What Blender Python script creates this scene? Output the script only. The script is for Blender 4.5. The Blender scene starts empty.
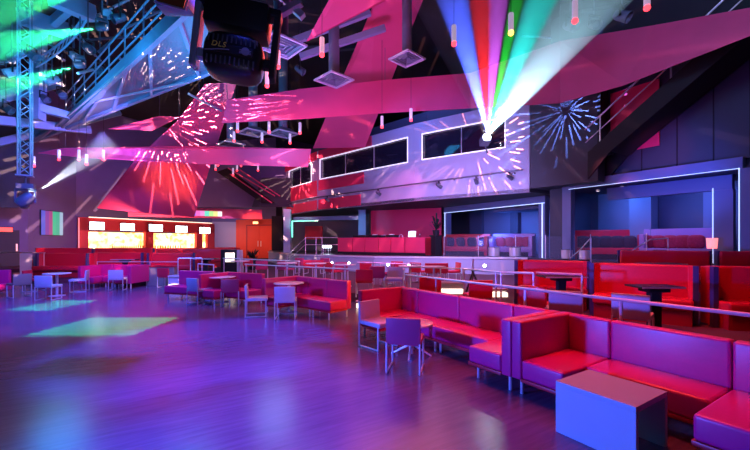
import bpy, bmesh, math, random
from mathutils import Vector, Matrix
random.seed(7)
S = bpy.context.scene
COL = S.collection
# ---------------------------------------------------------------- surveying helpers
F_ = Vector((0.536, 0.844)); R_ = Vector((0.844, -0.536))
FP, YH, H = 372.0, 242.0, 1.70
def pd(px, d):                                   # plan point seen in photo column px at depth d
    v = F_*d + R_*(d*(px-375.0)/FP); return Vector((v.x, v.y))
def at(px, py, d):
    v = pd(px, d); return Vector((v.x, v.y, H + d*(YH-py)/FP))
def zat(py, d): return H + d*(YH-py)/FP
def gz(px, py, z):                               # point on the level z
    return at(px, py, FP*(H-z)/(py-YH))
def onl(P0, P1, px):                             # plan point on the line P0-P1 in column px
    r = F_ + R_*((px-375.0)/FP)
    e = P1-P0
    det = r.x*(-e.y) - (-e.x)*r.y
    d = (P0.x*(-e.y) + e.x*P0.y)/det
    return r*d, d
# ---------------------------------------------------------------- materials
def mat(name, col, rough=0.5, metal=0.0, emit=None, es=0.0, spec=0.5, coat=0.0, noise=0.0, nscale=8.0, bump=0.0, alpha=None, trans=0.0):
    m = bpy.data.materials.new(name); m.use_nodes = True
    nt = m.node_tree; b = nt.nodes['Principled BSDF']
    b.inputs['Base Color'].default_value = (*col, 1)
    b.inputs['Roughness'].default_value = rough
    b.inputs['Metallic'].default_value = metal
    b.inputs['Specular IOR Level'].default_value = spec
    b.inputs['Coat Weight'].default_value = coat
    if trans: b.inputs['Transmission Weight'].default_value = trans
    if alpha is not None: b.inputs['Alpha'].default_value = alpha
    if emit:
        b.inputs['Emission Color'].default_value = (*emit, 1)
        b.inputs['Emission Strength'].default_value = es
    if noise or bump:
        tc = nt.nodes.new('ShaderNodeTexCoord')
        n = nt.nodes.new('ShaderNodeTexNoise'); n.inputs['Scale'].default_value = nscale; n.inputs['Detail'].default_value = 4
        nt.links.new(tc.outputs['Object'], n.inputs['Vector'])
        if noise:
            mr = nt.nodes.new('ShaderNodeMix'); mr.data_type = 'RGBA'
            mr.inputs['A'].default_value = (*[c*(1-noise) for c in col], 1)
            mr.inputs['B'].default_value = (*[min(1, c*(1+noise)) for c in col], 1)
            nt.links.new(n.outputs['Fac'], mr.inputs['Factor'])
            nt.links.new(mr.outputs['Result'], b.inputs['Base Color'])
        if bump:
            bp = nt.nodes.new('ShaderNodeBump'); bp.inputs['Strength'].default_value = bump; bp.inputs['Distance'].default_value = 0.01
            nt.links.new(n.outputs['Fac'], bp.inputs['Height']); nt.links.new(bp.outputs['Normal'], b.inputs['Normal'])
    return m
M = {}
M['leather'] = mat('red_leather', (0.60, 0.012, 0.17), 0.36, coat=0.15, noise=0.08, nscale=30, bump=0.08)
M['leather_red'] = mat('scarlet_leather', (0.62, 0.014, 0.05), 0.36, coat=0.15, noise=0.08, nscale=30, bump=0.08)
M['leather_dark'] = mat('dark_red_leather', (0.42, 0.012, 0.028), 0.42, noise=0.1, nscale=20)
M['violet_leather'] = mat('violet_leather', (0.30, 0.18, 0.46), 0.45, noise=0.06, nscale=20)
M['piping'] = mat('banquette_edge', (0.05, 0.05, 0.16), 0.4)
M['grey_vinyl'] = mat('grey_vinyl', (0.50, 0.50, 0.62), 0.4, noise=0.05, nscale=20)
M['plum'] = mat('plum_vinyl', (0.45, 0.04, 0.14), 0.4, noise=0.05, nscale=20)
M['chrome'] = mat('brushed_chrome', (0.80, 0.80, 0.86), 0.28, 0.55)
M['steel'] = mat('rail_steel', (0.80, 0.78, 0.86), 0.35, 0.6)
M['white_top'] = mat('white_laminate', (0.72, 0.72, 0.76), 0.3, coat=0.3)
M['grey_table'] = mat('grey_lacquer', (0.38, 0.48, 0.52), 0.5, noise=0.04, nscale=4)
M['black'] = mat('black_plastic', (0.012, 0.012, 0.016), 0.4)
M['blackmat'] = mat('matt_black', (0.010, 0.010, 0.014), 0.8)
M['fixture'] = mat('fixture_grey', (0.12, 0.14, 0.2), 0.45, 0.3)
M['fixture_pale'] = mat('fixture_pale', (0.55, 0.6, 0.7), 0.4, 0.2)
M['sail'] = mat('red_sail_fabric', (0.70, 0.08, 0.22), 0.65, noise=0.12, nscale=1.2)
M['redwall'] = mat('pink_red_paint', (0.80, 0.035, 0.13), 0.6, noise=0.05, nscale=2)
M['bar_red'] = mat('bar_red_paint', (0.62, 0.05, 0.06), 0.55, noise=0.06, nscale=2)
M['lav'] = mat('lavender_paint', (0.42, 0.43, 0.60), 0.65, noise=0.05, nscale=1.5)
M['darkwall'] = mat('charcoal_paint', (0.045, 0.055, 0.08), 0.7, noise=0.12, nscale=1.5)
M['purplewall'] = mat('purple_grey_paint', (0.14, 0.12, 0.30), 0.7, noise=0.1, nscale=1.5)
M['blackceil'] = mat('black_ceiling_paint', (0.012, 0.012, 0.018), 0.9, noise=0.3, nscale=2)
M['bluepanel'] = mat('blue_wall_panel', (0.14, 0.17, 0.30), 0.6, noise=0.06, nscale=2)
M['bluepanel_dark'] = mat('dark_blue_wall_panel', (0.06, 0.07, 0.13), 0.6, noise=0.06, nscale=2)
M['framep'] = mat('alcove_frame_paint', (0.12, 0.16, 0.32), 0.5)
M['steelblue'] = mat('painted_steel', (0.30, 0.42, 0.58), 0.5, 0.2, noise=0.1, nscale=3)
M['duct'] = mat('galvanised_duct', (0.22, 0.28, 0.36), 0.45, 0.4, noise=0.1, nscale=2)
M['olive'] = mat('olive_panel', (0.22, 0.19, 0.17), 0.6)
M['carpet'] = mat('dark_carpet', (0.10, 0.03, 0.06), 0.95, noise=0.4, nscale=60)
M['stagefloor'] = mat('stage_floor', (0.05, 0.05, 0.08), 0.4)
M['niche'] = mat('lit_bottle_niche', (0.9, 0.7, 0.4), 0.5, emit=(1.0, 0.60, 0.22), es=4.5, noise=0.2, nscale=1.5)
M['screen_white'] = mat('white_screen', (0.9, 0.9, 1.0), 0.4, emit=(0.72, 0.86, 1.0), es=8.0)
M['striplight'] = mat('white_strip_light', (1, 1, 1), 0.4, emit=(1.0, 0.80, 0.58), es=1.9)
M['windowlight'] = mat('window_edge_light', (1, 1, 1), 0.4, emit=(0.86, 0.78, 1.0), es=1.05)
M['edgeline'] = mat('blue_edge_light', (1, 1, 1), 0.4, emit=(0.42, 0.62, 1.0), es=1.5)
M['greenline'] = mat('green_edge_light', (1, 1, 1), 0.4, emit=(0.1, 0.95, 0.62), es=1.6)
M['redlamp'] = mat('red_bulb', (1, 0.1, 0.1), 0.4, emit=(1.0, 0.03, 0.045), es=5)
M['amberlamp'] = mat('amber_bulb', (1, 0.5, 0.1), 0.4, emit=(1.0, 0.42, 0.06), es=6)
M['tube'] = mat('lamp_tube_glass', (0.5, 0.48, 0.6), 0.3, emit=(.7, .55, .85), es=.5)  # lavender glow added to the tube so it reads as lit
M['whitelens'] = mat('lit_lens', (1, 1, 1), 0.3, emit=(0.8, 0.9, 1.0), es=60)
M['greenlens'] = mat('green_lens', (0.2, 1, 0.5), 0.3, emit=(0.15, 1.0, 0.5), es=30)
M['sconce'] = mat('sconce_lens', (1, 1, 1), 0.3, emit=(0.85, 0.80, 1.0), es=40)
M['downlight'] = mat('downlight_lens', (1, 0.8, 0.6), 0.3, emit=(1.0, 0.75, 0.55), es=10)
M['exitred'] = mat('red_sign', (1, 0.1, 0.1), 0.4, emit=(1.0, 0.06, 0.05), es=2.2)
M['exitorange'] = mat('orange_sign', (1, 0.4, 0.2), 0.4, emit=(1.0, 0.38, 0.15), es=4.0)
M['lampshade'] = mat('pink_lamp_shade', (1, 0.5, 0.5), 0.5, emit=(1.0, 0.22, 0.22), es=1.6)
M['yellow'] = mat('yellow_lettering', (0.95, 0.80, 0.15), 0.5)
M['greyprint'] = mat('grey_print', (0.25, 0.26, 0.4), 0.5)
M['reddoor'] = mat('red_door_paint', (0.80, 0.07, 0.035), 0.5, noise=0.05, nscale=2)
M['laptop'] = mat('laptop_screen', (0.4, 0.8, 1), 0.4, emit=(0.45, 0.85, 1.0), es=1.6)
M['leaf'] = mat('dark_leaf', (0.01, 0.03, 0.02), 0.5)
M['cushion_black'] = mat('black_cushion', (0.015, 0.015, 0.03), 0.8)
M['cushion_red'] = mat('red_cushion', (0.35, 0.02, 0.06), 0.75, noise=0.5, nscale=14)
M['bottle'] = mat('bottle_glass', (0.10, 0.04, 0.02), 0.15, coat=0.4)
M['amberglass'] = mat('amber_glass', (0.45, 0.16, 0.05), 0.15, coat=0.5)
M['bluecloth'] = mat('blue_fabric', (0.12, 0.3, 0.75), 0.6)
def glass(name, col, alpha):
    return mat(name, col, 0.05, alpha=alpha, coat=0.3)
M['glass'] = glass('clear_glass', (0.3, 0.35, 0.6), 0.07)
M['window_glass'] = mat('dark_window_glass', (0.02, 0.02, 0.05), 0.04, spec=1.0, coat=1.0, alpha=0.45)

def floor_mat():
    m = bpy.data.materials.new('polished_dance_floor'); m.use_nodes = True
    nt = m.node_tree; b = nt.nodes['Principled BSDF']
    tc = nt.nodes.new('ShaderNodeTexCoord'); mp = nt.nodes.new('ShaderNodeMapping')
    mp.inputs['Scale'].default_value = (0.7, 9.0, 1)
    mp.inputs['Rotation'].default_value = (0, 0, 0.35)
    n = nt.nodes.new('ShaderNodeTexNoise'); n.inputs['Scale'].default_value = 2.2; n.inputs['Detail'].default_value = 8; n.inputs['Roughness'].default_value = 0.65
    nt.links.new(tc.outputs['Object'], mp.inputs['Vector']); nt.links.new(mp.outputs['Vector'], n.inputs['Vector'])
    cr = nt.nodes.new('ShaderNodeValToRGB')
    cr.color_ramp.elements[0].position = 0.3; cr.color_ramp.elements[0].color = (0.10, 0.06, 0.13, 1)
    cr.color_ramp.elements[1].position = 0.72; cr.color_ramp.elements[1].color = (0.15, 0.10, 0.20, 1)
    nt.links.new(n.outputs['Fac'], cr.inputs['Fac']); nt.links.new(cr.outputs['Color'], b.inputs['Base Color'])
    mr = nt.nodes.new('ShaderNodeMapRange'); mr.inputs['To Min'].default_value = 0.16; mr.inputs['To Max'].default_value = 0.27
    nt.links.new(n.outputs['Fac'], mr.inputs['Value']); nt.links.new(mr.outputs['Result'], b.inputs['Roughness'])
    bp = nt.nodes.new('ShaderNodeBump'); bp.inputs['Strength'].default_value = 0.035; bp.inputs['Distance'].default_value = 0.02
    nt.links.new(n.outputs['Fac'], bp.inputs['Height']); nt.links.new(bp.outputs['Normal'], b.inputs['Normal'])
    b.inputs['Specular IOR Level'].default_value = 0.6
    return m
M['floor'] = floor_mat()
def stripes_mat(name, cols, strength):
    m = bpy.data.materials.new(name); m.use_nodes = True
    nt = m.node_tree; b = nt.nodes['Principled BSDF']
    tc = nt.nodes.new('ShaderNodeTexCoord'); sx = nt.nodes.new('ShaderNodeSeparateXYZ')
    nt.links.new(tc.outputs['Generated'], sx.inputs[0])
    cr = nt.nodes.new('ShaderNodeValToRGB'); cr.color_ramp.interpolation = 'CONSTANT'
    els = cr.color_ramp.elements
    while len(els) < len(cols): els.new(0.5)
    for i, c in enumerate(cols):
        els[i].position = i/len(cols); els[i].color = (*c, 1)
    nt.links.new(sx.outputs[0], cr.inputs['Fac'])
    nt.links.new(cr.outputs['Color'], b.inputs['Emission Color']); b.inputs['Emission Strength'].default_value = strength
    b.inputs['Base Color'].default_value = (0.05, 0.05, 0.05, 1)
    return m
nt = M['niche'].node_tree; tcn = nt.nodes.new('ShaderNodeTexCoord'); nz = nt.nodes.new('ShaderNodeTexNoise'); nz.inputs['Scale'].default_value = 2.3
nt.links.new(tcn.outputs['Object'], nz.inputs['Vector']); rp = nt.nodes.new('ShaderNodeValToRGB')
rp.color_ramp.elements[0].position = .38; rp.color_ramp.elements[0].color = (.75, .26, .03, 1); rp.color_ramp.elements[1].position = .62; rp.color_ramp.elements[1].color = (1, .72, .36, 1)
nt.links.new(nz.outputs['Fac'], rp.inputs['Fac']); nt.links.new(rp.outputs['Color'], nt.nodes['Principled BSDF'].inputs['Emission Color'])
M['stripes'] = stripes_mat('striped_projection', [(0.10, 0.12, 0.85), (0.3, 0.05, 0.45), (0.5, 0.06, 0.3), (0.02, 0.65, 0.35), (0.03, 0.55, 0.35), (0.45, 0.65, 0.9)], 0.75)  # projected light put into the panel as glowing stripes
M['stripes2'] = stripes_mat('striped_light_bar', [(0.35, 0.15, 0.95), (0.9, 0.15, 0.6), (0.9, 0.3, 0.7), (0.15, 0.8, 0.6), (0.5, 0.9, 0.3), (0.9, 0.85, 0.3), (1, 0.95, 1)], 1.1)
# ---------------------------------------------------------------- mesh helpers
def box(bm, c, s, rz=0.0, bev=0.0, rx=0.0, ry=0.0, seg=2):
    r = bmesh.ops.create_cube(bm, size=1.0)
    vs = r['verts']
    bmesh.ops.scale(bm, vec=Vector(s), verts=vs)
    if bev:
        es = list({e for v in vs for e in v.link_edges})
        rr = bmesh.ops.bevel(bm, geom=es, offset=bev, segments=seg, affect='EDGES', profile=0.6)
        vs = list({v for f in rr['faces'] for v in f.verts} | {v for v in vs if v.is_valid})
    mx = Matrix.Translation(Vector(c)) @ Matrix.Rotation(rz, 4, 'Z') @ Matrix.Rotation(ry, 4, 'Y') @ Matrix.Rotation(rx, 4, 'X')
    bmesh.ops.transform(bm, matrix=mx, verts=vs)
def tube(bm, p0, p1, r, n=8, r2=None):
    p0 = Vector(p0); p1 = Vector(p1); d = p1-p0
    if d.length < 1e-5: return
    mx = Matrix.Translation((p0+p1)/2) @ d.to_track_quat('Z', 'Y').to_matrix().to_4x4()
    bmesh.ops.create_cone(bm, cap_ends=True, segments=n, radius1=r, radius2=r if r2 is None else r2, depth=d.length, matrix=mx)
def path(bm, pts, r, n=8):
    for a, b in zip(pts, pts[1:]): tube(bm, a, b, r, n)
    for p in pts[1:-1]:
        bmesh.ops.create_uvsphere(bm, u_segments=n, v_segments=max(4, n//2), radius=r, matrix=Matrix.Translation(Vector(p)))
def lathe(bm, prof, c=(0, 0, 0), n=20, mx=None):
    base = Matrix.Translation(Vector(c))
    if mx is not None: base = base @ mx
    rings = []
    for r, z in prof:
        if r < 1e-5: rings.append([bm.verts.new(base @ Vector((0, 0, z)))])
        else: rings.append([bm.verts.new(base @ Vector((r*math.cos(2*math.pi*i/n), r*math.sin(2*math.pi*i/n), z))) for i in range(n)])
    for a, b in zip(rings, rings[1:]):
        for i in range(n):
            j = (i+1) % n
            if len(a) == 1 and len(b) == 1: continue
            if len(a) == 1: bm.faces.new((a[0], b[j], b[i]))
            elif len(b) == 1: bm.faces.new((a[i], a[j], b[0]))
            else: bm.faces.new((a[i], a[j], b[j], b[i]))
def ball(bm, c, r, sx=1, sy=1, sz=1, u=12, v=8):
    bmesh.ops.create_uvsphere(bm, u_segments=u, v_segments=v, radius=r, matrix=Matrix.Translation(Vector(c)) @ Matrix.Diagonal((sx, sy, sz, 1)))
def prism(bm, pts, z0, z1):
    lo = [bm.verts.new((p[0], p[1], z0)) for p in pts]; hi = [bm.verts.new((p[0], p[1], z1)) for p in pts]
    n = len(pts)
    bm.faces.new(lo[::-1]); bm.faces.new(hi)
    for i in range(n):
        j = (i+1) % n; bm.faces.new((lo[i], lo[j], hi[j], hi[i]))
def slab(bm, pts, t):                            # polygon in space with thickness t
    pts = [Vector(p) for p in pts]
    n = (pts[1]-pts[0]).cross(pts[-1]-pts[0]).normalized()*(t/2)
    a = [bm.verts.new(p+n) for p in pts]; b = [bm.verts.new(p-n) for p in pts]
    k = len(pts)
    bm.faces.new(a); bm.faces.new(b[::-1])
    for i in range(k):
        j = (i+1) % k; bm.faces.new((a[j], a[i], b[i], b[j]))
def wallrect(bm, A, B, z0, z1, t, off=0.0):      # upright slab from plan point A to B, thickness t, front face toward the camera
    e = (B-A).normalized(); n = Vector((e.y, -e.x))
    if n.dot(-(A+B)/2) < 0: n = -n
    a0 = A+n*off; b0 = B+n*off; a1 = A+n*(off-t); b1 = B+n*(off-t)
    prism(bm, [a0, b0, b1, a1], z0, z1)
def obj(name, bm, m, parent=None, smooth=False):
    bmesh.ops.recalc_face_normals(bm, faces=bm.faces[:])
    me = bpy.data.meshes.new(name); bm.to_mesh(me); bm.free()
    if isinstance(m, str): m = M[m]
    me.materials.append(m)
    if smooth:
        for p in me.polygons: p.use_smooth = True
        try: me.set_sharp_from_angle(angle=0.7)
        except Exception: pass
    o = bpy.data.objects.new(name, me); COL.objects.link(o)
    if parent is not None: o.parent = parent
    return o
def part(name, fn, m, parent, smooth=False, world=False):
    bm = bmesh.new(); fn(bm)
    o = obj(name, bm, m, parent, smooth)
    if world: o.location = -parent_world(parent)
    return o
def parent_world(p):
    v = Vector(p.location)
    while p.parent: p = p.parent; v += Vector(p.location)
    return v
def tag(o, label, cat, group=None, kind=None):
    if kind: o['kind'] = kind
    if label: o['label'] = label
    if cat: o['category'] = cat
    if group: o['group'] = group
    return o
def thing(name, label, cat, loc=(0, 0, 0), rz=0.0, group=None):
    o = bpy.data.objects.new(name, None); COL.objects.link(o)
    o.location = loc; o.rotation_euler = (0, 0, rz); o.empty_display_size = 0.1
    return tag(o, label, cat, group)
def single(name, fn, m, label, cat, group=None, smooth=False):
    bm = bmesh.new(); fn(bm); return tag(obj(name, bm, m, None, smooth), label, cat, group)
def struct(name, fn, m, parent=None):
    bm = bmesh.new(); fn(bm); o = obj(name, bm, m, parent)
    if parent is None: o['kind'] = 'structure'
    return o
def dup(root, loc, rz, label, group=None):
    kids = {}
    for c in list(COL.objects):
        if c.parent is not None: kids.setdefault(c.parent.name, []).append(c)
    def cp(o, par):
        c = o.copy(); COL.objects.link(c)
        if par is not None: c.parent = par
        for k in kids.get(o.name, []): cp(k, c)
        return c
    r = cp(root, None)
    r.location = loc; r.rotation_euler = (0, 0, rz); r['label'] = label
    if group: r['group'] = group
    return r
class Kind:                                      # builds the first, copies the rest
    def __init__(self, make): self.make = make; self.first = {}
    def __call__(self, key, loc, rz, label, group=None):
        if key not in self.first:
            o = self.make(key); o.location = loc; o.rotation_euler = (0, 0, rz); o['label'] = label
            if group: o['group'] = group
            self.first[key] = o; return o
        return dup(self.first[key], loc, rz, label, group)
def face(v): return math.atan2(-v[0], v[1])      # rotation that turns local +y to v
#PART2
# ================================================================ SETTING
V2 = lambda x, y: Vector((x, y))
T1, T2, ST = 0.25, 0.45, 1.0                    # platform, upper platform, stage level
CEIL = 11.0
struct('floor', lambda b: box(b, (2, 16, -0.1), (44, 56, 0.2)), 'floor')
struct('ceiling', lambda b: box(b, (2, 16, CEIL+0.1), (44, 56, 0.2)), 'blackceil')
edge = [V2(4.93, -3), V2(4.93, 6.3), V2(5.25, 9.0), V2(4.5, 11.0), V2(3.2, 13.2), V2(1.5, 16.2), pd(150, 14.9), pd(95, 15.2), pd(45, 15.3), pd(-60, 17)]
plat = edge + [V2(-12, 32), V2(14, 42), V2(19, 40), V2(19, -3)]
struct('floor_platform', lambda b: prism(b, plat, 0.001, T1), 'carpet')
struct('floor_upper_platform', lambda b: prism(b, [pd(600, 8.9), pd(700, 7.9), pd(800, 7.7), V2(14.2, 0), V2(14.2, 6.5)], T1, T2), 'carpet')
struct('floor_bar_platform', lambda b: prism(b, [pd(-20, 18.1), pd(240, 18.6), pd(236, 33), pd(76, 24.5), pd(-40, 21)], T1, 0.4), 'carpet')
stg = [V2(14.4, -3), V2(14.4, 10.2), V2(9.5, 15), V2(7.5, 19.5), V2(8.0, 27), V2(12, 40), V2(19, 40), V2(19, -3)]
struct('floor_stage', lambda b: prism(b, stg, T1, ST), 'stagefloor')
def f(b):
    for A, B in ((V2(14.4, 10.2), V2(9.5, 15)), (V2(9.5, 15), V2(7.5, 19.5)), (V2(7.5, 19.5), V2(8, 27))):
        wallrect(b, A, B, T1, ST-0.03, 0.04, 0.04)
struct('wall_stage_front', f, 'lav')
def f(b):
    for A, B in ((V2(14.4, 10.2), V2(9.5, 15)), (V2(9.5, 15), V2(7.5, 19.5)), (V2(7.5, 19.5), V2(8, 27))):
        wallrect(b, A, B, ST-0.05, ST+0.03, 0.2, 0.09)
struct('trim_stage', f, 'white_top')
# outer shell
struct('wall_outer_right', lambda b: box(b, (19.2, 18, 5.5), (0.2, 46, 11)), 'darkwall')
BA, BB = pd(76, 25), pd(212, 34)
W1A = pd(28, 21); W0A = pd(-90, 17)
struct('wall_left', lambda b: wallrect(b, W0A, W1A, 0, CEIL, 0.2), 'purplewall')
struct('wall_corner', lambda b: wallrect(b, W1A, BA, 0, CEIL, 0.2), 'purplewall')
struct('wall_bar', lambda b: wallrect(b, BA, BB, 0, CEIL, 0.2), 'purplewall')
D0, D1 = pd(236, 34.2), pd(276, 33)
struct('wall_pale', lambda b: wallrect(b, BB, D0, 0, 3.55, 0.2), 'lav')
struct('wall_entrance', lambda b: (wallrect(b, BB, D0, 3.55, CEIL, 0.2, 0.01), wallrect(b, D0, D1, 3.75, CEIL, 0.2)), 'purplewall')
struct('wall_door', lambda b: wallrect(b, D0, D1, T1, 3.75, 0.2), 'reddoor')
struct('wall_far', lambda b: wallrect(b, D1, V2(19.2, 34), 0, CEIL, 0.2), 'darkwall')
struct('wall_side_left', lambda b: box(b, (W0A.x-0.1, W0A.y-10, 5.5), (0.2, 20, 11)), 'darkwall')
# dark soffit box above the left wall and a pillar beside the red doors
struct('trim_left_soffit', lambda b: slab(b, [(*pd(-60, 16.5), 3.3), (*pd(28, 19.5), 3.45), (*pd(28, 19.5), 9), (*pd(-60, 16.5), 9)], 0.3), 'darkwall')
struct('wall_pillar', lambda b: box(b, (*pd(278, 30.5), 1.9), (0.85, 0.85, 3.8), rz=-0.5), 'blackmat')
struct('trim_pillar', lambda b: box(b, (*pd(287.5, 24), 1.9), (0.42, 0.5, 3.8), rz=-0.5), 'lav')
# balcony
F0, F1, F2, F3 = V2(13.55, 9.5), V2(11.6, 14.6), V2(9.8, 22.3), V2(9.45, 28.3)
ZF, ZW0, ZW1, ZT = 3.75, 5.74, 7.0, 7.6
def winspan(A, B, pl, pr): return onl(A, B, pl)[0], onl(A, B, pr)[0]
wins = [(F0, F1, *winspan(F0, F1, 422, 505.5)), (F1, F2, *winspan(F1, F2, 320, 408)), (F2, F3, *winspan(F2, F3, 289.2, 311.6))]
for i, (A, B, L, R) in enumerate(wins):
    def f(b):
        wallrect(b, A, B, ZF, ZW0, 0.25); wallrect(b, A, B, ZW1, ZT, 0.25)
        wallrect(b, A, R, ZW0, ZW1, 0.25); wallrect(b, L, B, ZW0, ZW1, 0.25)
    struct('wall_balcony_%d' % (i+1), f, 'lav')
    def g(b):
        w = 0.02
        wallrect(b, L, R, ZW1-w, ZW1+0.02, 0.06, 0.04); wallrect(b, L, R, ZW0-0.02, ZW0+w, 0.06, 0.04)
        e = (R-L).normalized()
        wallrect(b, L, L+e*w*1.3, ZW0+w, ZW1-w, 0.06, 0.04); wallrect(b, R-e*w*1.3, R, ZW0+w, ZW1-w, 0.06, 0.04)
    wroot = struct('window_%d' % (i+1), lambda b: wallrect(b, L, R, ZW0, ZW1, 0.03, -0.1), 'window_glass')
    fr = struct('window_frame', g, 'windowlight', wroot)
    e = (R-L)
    mu = struct('window_mullion', lambda b: [wallrect(b, L+e*t-e.normalized()*0.012, L+e*t+e.normalized()*0.012, ZW0, ZW1, 0.03, -0.05) for t in ((0.5,) if i != 1 else (0.33, 0.66))], 'steel', wroot)
struct('trim_balcony_cornice', lambda b: [wallrect(b, A, B, ZT, ZT+0.9, 0.3, -1.1) for A, B in ((F0, F1), (F1, F2), (F2, F3))], 'bluepanel_dark')
struct('ceiling_balcony', lambda b: prism(b, [F0, F1, F2, F3, V2(11.5, 33), V2(19, 33), V2(19, 9.5)], ZF+0.01, ZF+0.15), 'darkwall')
struct('floor_balcony', lambda b: prism(b, [F0+V2(.5, .2), F1+V2(.3, 0), F2+V2(.3, 0), F3+V2(.3, 0), V2(11.5, 33), V2(19, 33), V2(19, 9.5)], ZW0-0.9, ZW0-0.8), 'darkwall')
struct('ceiling_upper_room', lambda b: prism(b, [F0+V2(.5, .2), F1+V2(.3, 0), F2+V2(.3, 0), F3+V2(.3, 0), V2(11.5, 33), V2(19, 33), V2(19, 9.5)], ZT+0.01, ZT+0.1), 'blackceil')
# red panels on the balcony front
def pan(A, B, pl, pr, z0, z1, off=0.05):
    L = onl(A, B, pl)[0]; R = onl(A, B, pr)[0]
    return lambda b: wallrect(b, L, R, z0, z1, 0.05, off)
k = 0
for A, B, pl, pr, z0, z1 in ((F1, F2, 319, 364, 5.02, 5.66), (F1, F2, 319, 361, 3.8, 4.42), (F2, F3, 287, 317, 3.8, 4.42), (F2, F3, 287, 317, 4.7, 5.70), (F2, F3, 285.5, 317, 7.06, 7.58), (F1, F2, 319, 372, 7.06, 7.58)):
    k += 1; struct('trim_red_panel_%d' % k, pan(A, B, pl, pr, z0, z1), 'redwall')
# side box beyond the balcony, right wall over the alcove
struct('wall_landing_box', lambda b: prism(b, [F0+V2(.02, -.02), V2(13.95, 7.0), V2(15.0, 7.0), V2(15.0, 9.5)], 3.9, 7.7), 'darkwall')
XR = 14.65
struct('wall_right', lambda b: (box(b, (XR+0.1, 3.0, 7.55), (0.2, 12.5, 6.9)), box(b, (XR+0.1, 8.9, 2.55), (0.2, 0.8, 3.1)), box(b, (XR+0.1, 0.3, 2.4), (0.2, 5.4, 2.8))), 'darkwall')
struct('trim_right_panel_joints', lambda b: [box(b, (XR-0.005, y, 5.6), (0.02, 0.035, 2.9)) for y in (5.9, 4.9, 4.0, 3.2)], 'blackmat')
# alcove beside the stairs: frame, lit lines, recess
def f(b):
    box(b, (XR-0.12, 5.95, 3.95), (0.3, 5.3, 0.32)); box(b, (XR-0.12, 8.42, 2.4), (0.3, 0.35, 2.8)); box(b, (XR-0.12, 3.2, 2.39), (0.3, 0.32, 2.78))
struct('trim_alcove_frame', f, 'framep')
def f(b):
    box(b, (XR-0.28, 5.85, 3.785), (0.02, 4.95, 0.014)); box(b, (XR-0.28, 3.37, 2.4), (0.02, 0.02, 2.8)); box(b, (XR-0.28, 3.06, 2.55), (0.02, 0.012, 3.0))
struct('trim_alcove_light_line', f, 'edgeline')
def f(b):
    box(b, (15.45, 5.55, 3.55), (0.25, 3.6, 0.45)); box(b, (15.45, 3.95, 2.16), (0.25, 0.45, 2.32))
struct('trim_inner_frame', f, 'framep')
struct('trim_inner_light_line', lambda b: box(b, (15.31, 4.2, 2.2), (0.02, 0.02, 2.4)), 'edgeline')
struct('ceiling_alcove', lambda b: box(b, (16.2, 5.9, 3.85), (3.0, 5.6, 0.1)), 'darkwall')
def f(b):
    box(b, (17.45, 6.2, 2.5), (0.1, 6.4, 3.0))
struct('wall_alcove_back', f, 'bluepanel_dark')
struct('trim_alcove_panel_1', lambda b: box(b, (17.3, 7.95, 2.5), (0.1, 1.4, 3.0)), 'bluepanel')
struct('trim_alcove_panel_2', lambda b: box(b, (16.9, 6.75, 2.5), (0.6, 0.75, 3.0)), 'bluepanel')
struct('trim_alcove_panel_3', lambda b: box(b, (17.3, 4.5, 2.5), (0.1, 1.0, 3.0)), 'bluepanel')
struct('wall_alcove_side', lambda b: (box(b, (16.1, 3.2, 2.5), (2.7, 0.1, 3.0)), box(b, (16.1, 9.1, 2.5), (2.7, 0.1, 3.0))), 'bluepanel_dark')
# stage alcove behind the DJ: frame, back wall, panels
A1, A2 = V2(15.0, 9.75), V2(15.25, 16.4)
struct('trim_stage_frame', lambda b: (wallrect(b, A1, A2, 3.42, 3.74, 0.3), wallrect(b, A1, A1+V2(0.01, 0.32), ST, 3.42, 0.3), wallrect(b, A2-V2(0.01, 0.3), A2, ST, 3.42, 0.3)), 'framep')
struct('trim_stage_light_line', lambda b: (wallrect(b, A1, A2, 3.40, 3.425, 0.02, 0.03), wallrect(b, A1+V2(0, 0.1), A1+V2(0, 0.14), ST, 3.4, 0.02, 0.03), wallrect(b, A2-V2(0, 0.12), A2-V2(0, 0.08), ST, 3.4, 0.02, 0.03)), 'edgeline')
struct('wall_stage_back', lambda b: box(b, (18.0, 13.0, 2.4), (0.1, 7.6, 2.75)), 'bluepanel')
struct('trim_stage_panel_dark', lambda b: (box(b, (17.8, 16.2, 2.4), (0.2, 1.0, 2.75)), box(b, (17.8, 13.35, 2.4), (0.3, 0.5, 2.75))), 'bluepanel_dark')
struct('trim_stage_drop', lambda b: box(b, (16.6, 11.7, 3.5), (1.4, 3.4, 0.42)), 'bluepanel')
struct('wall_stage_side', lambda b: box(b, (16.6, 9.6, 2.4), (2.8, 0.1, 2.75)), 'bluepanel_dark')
P0, P1 = V2(15.2, 16.6), onl(V2(15.2, 16.6), V2(11.4, 23.4), 371)[0]
struct('wall_pink', lambda b: wallrect(b, P0, P1, ST, ZF, 0.2), 'redwall')
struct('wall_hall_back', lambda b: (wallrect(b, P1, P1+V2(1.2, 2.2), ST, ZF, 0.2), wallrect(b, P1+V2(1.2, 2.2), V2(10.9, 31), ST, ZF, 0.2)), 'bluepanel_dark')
struct('trim_hall_post', lambda b: box(b, (*pd(362, 23.3), 2.35), (0.45, 0.45, 2.7), rz=-0.5), 'bluepanel')
struct('trim_hall_beam', lambda b: wallrect(b, pd(293, 24.5), pd(358, 23.4), 3.1, 3.35, 0.3), 'bluepanel')
struct('trim_hall_light_line', lambda b: (wallrect(b, pd(293, 24.4), pd(318, 23.95), 3.04, 3.09, 0.02), wallrect(b, pd(291.6, 24.3), pd(292.8, 24.28), 2.0, 3.09, 0.02)), 'greenline')
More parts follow.
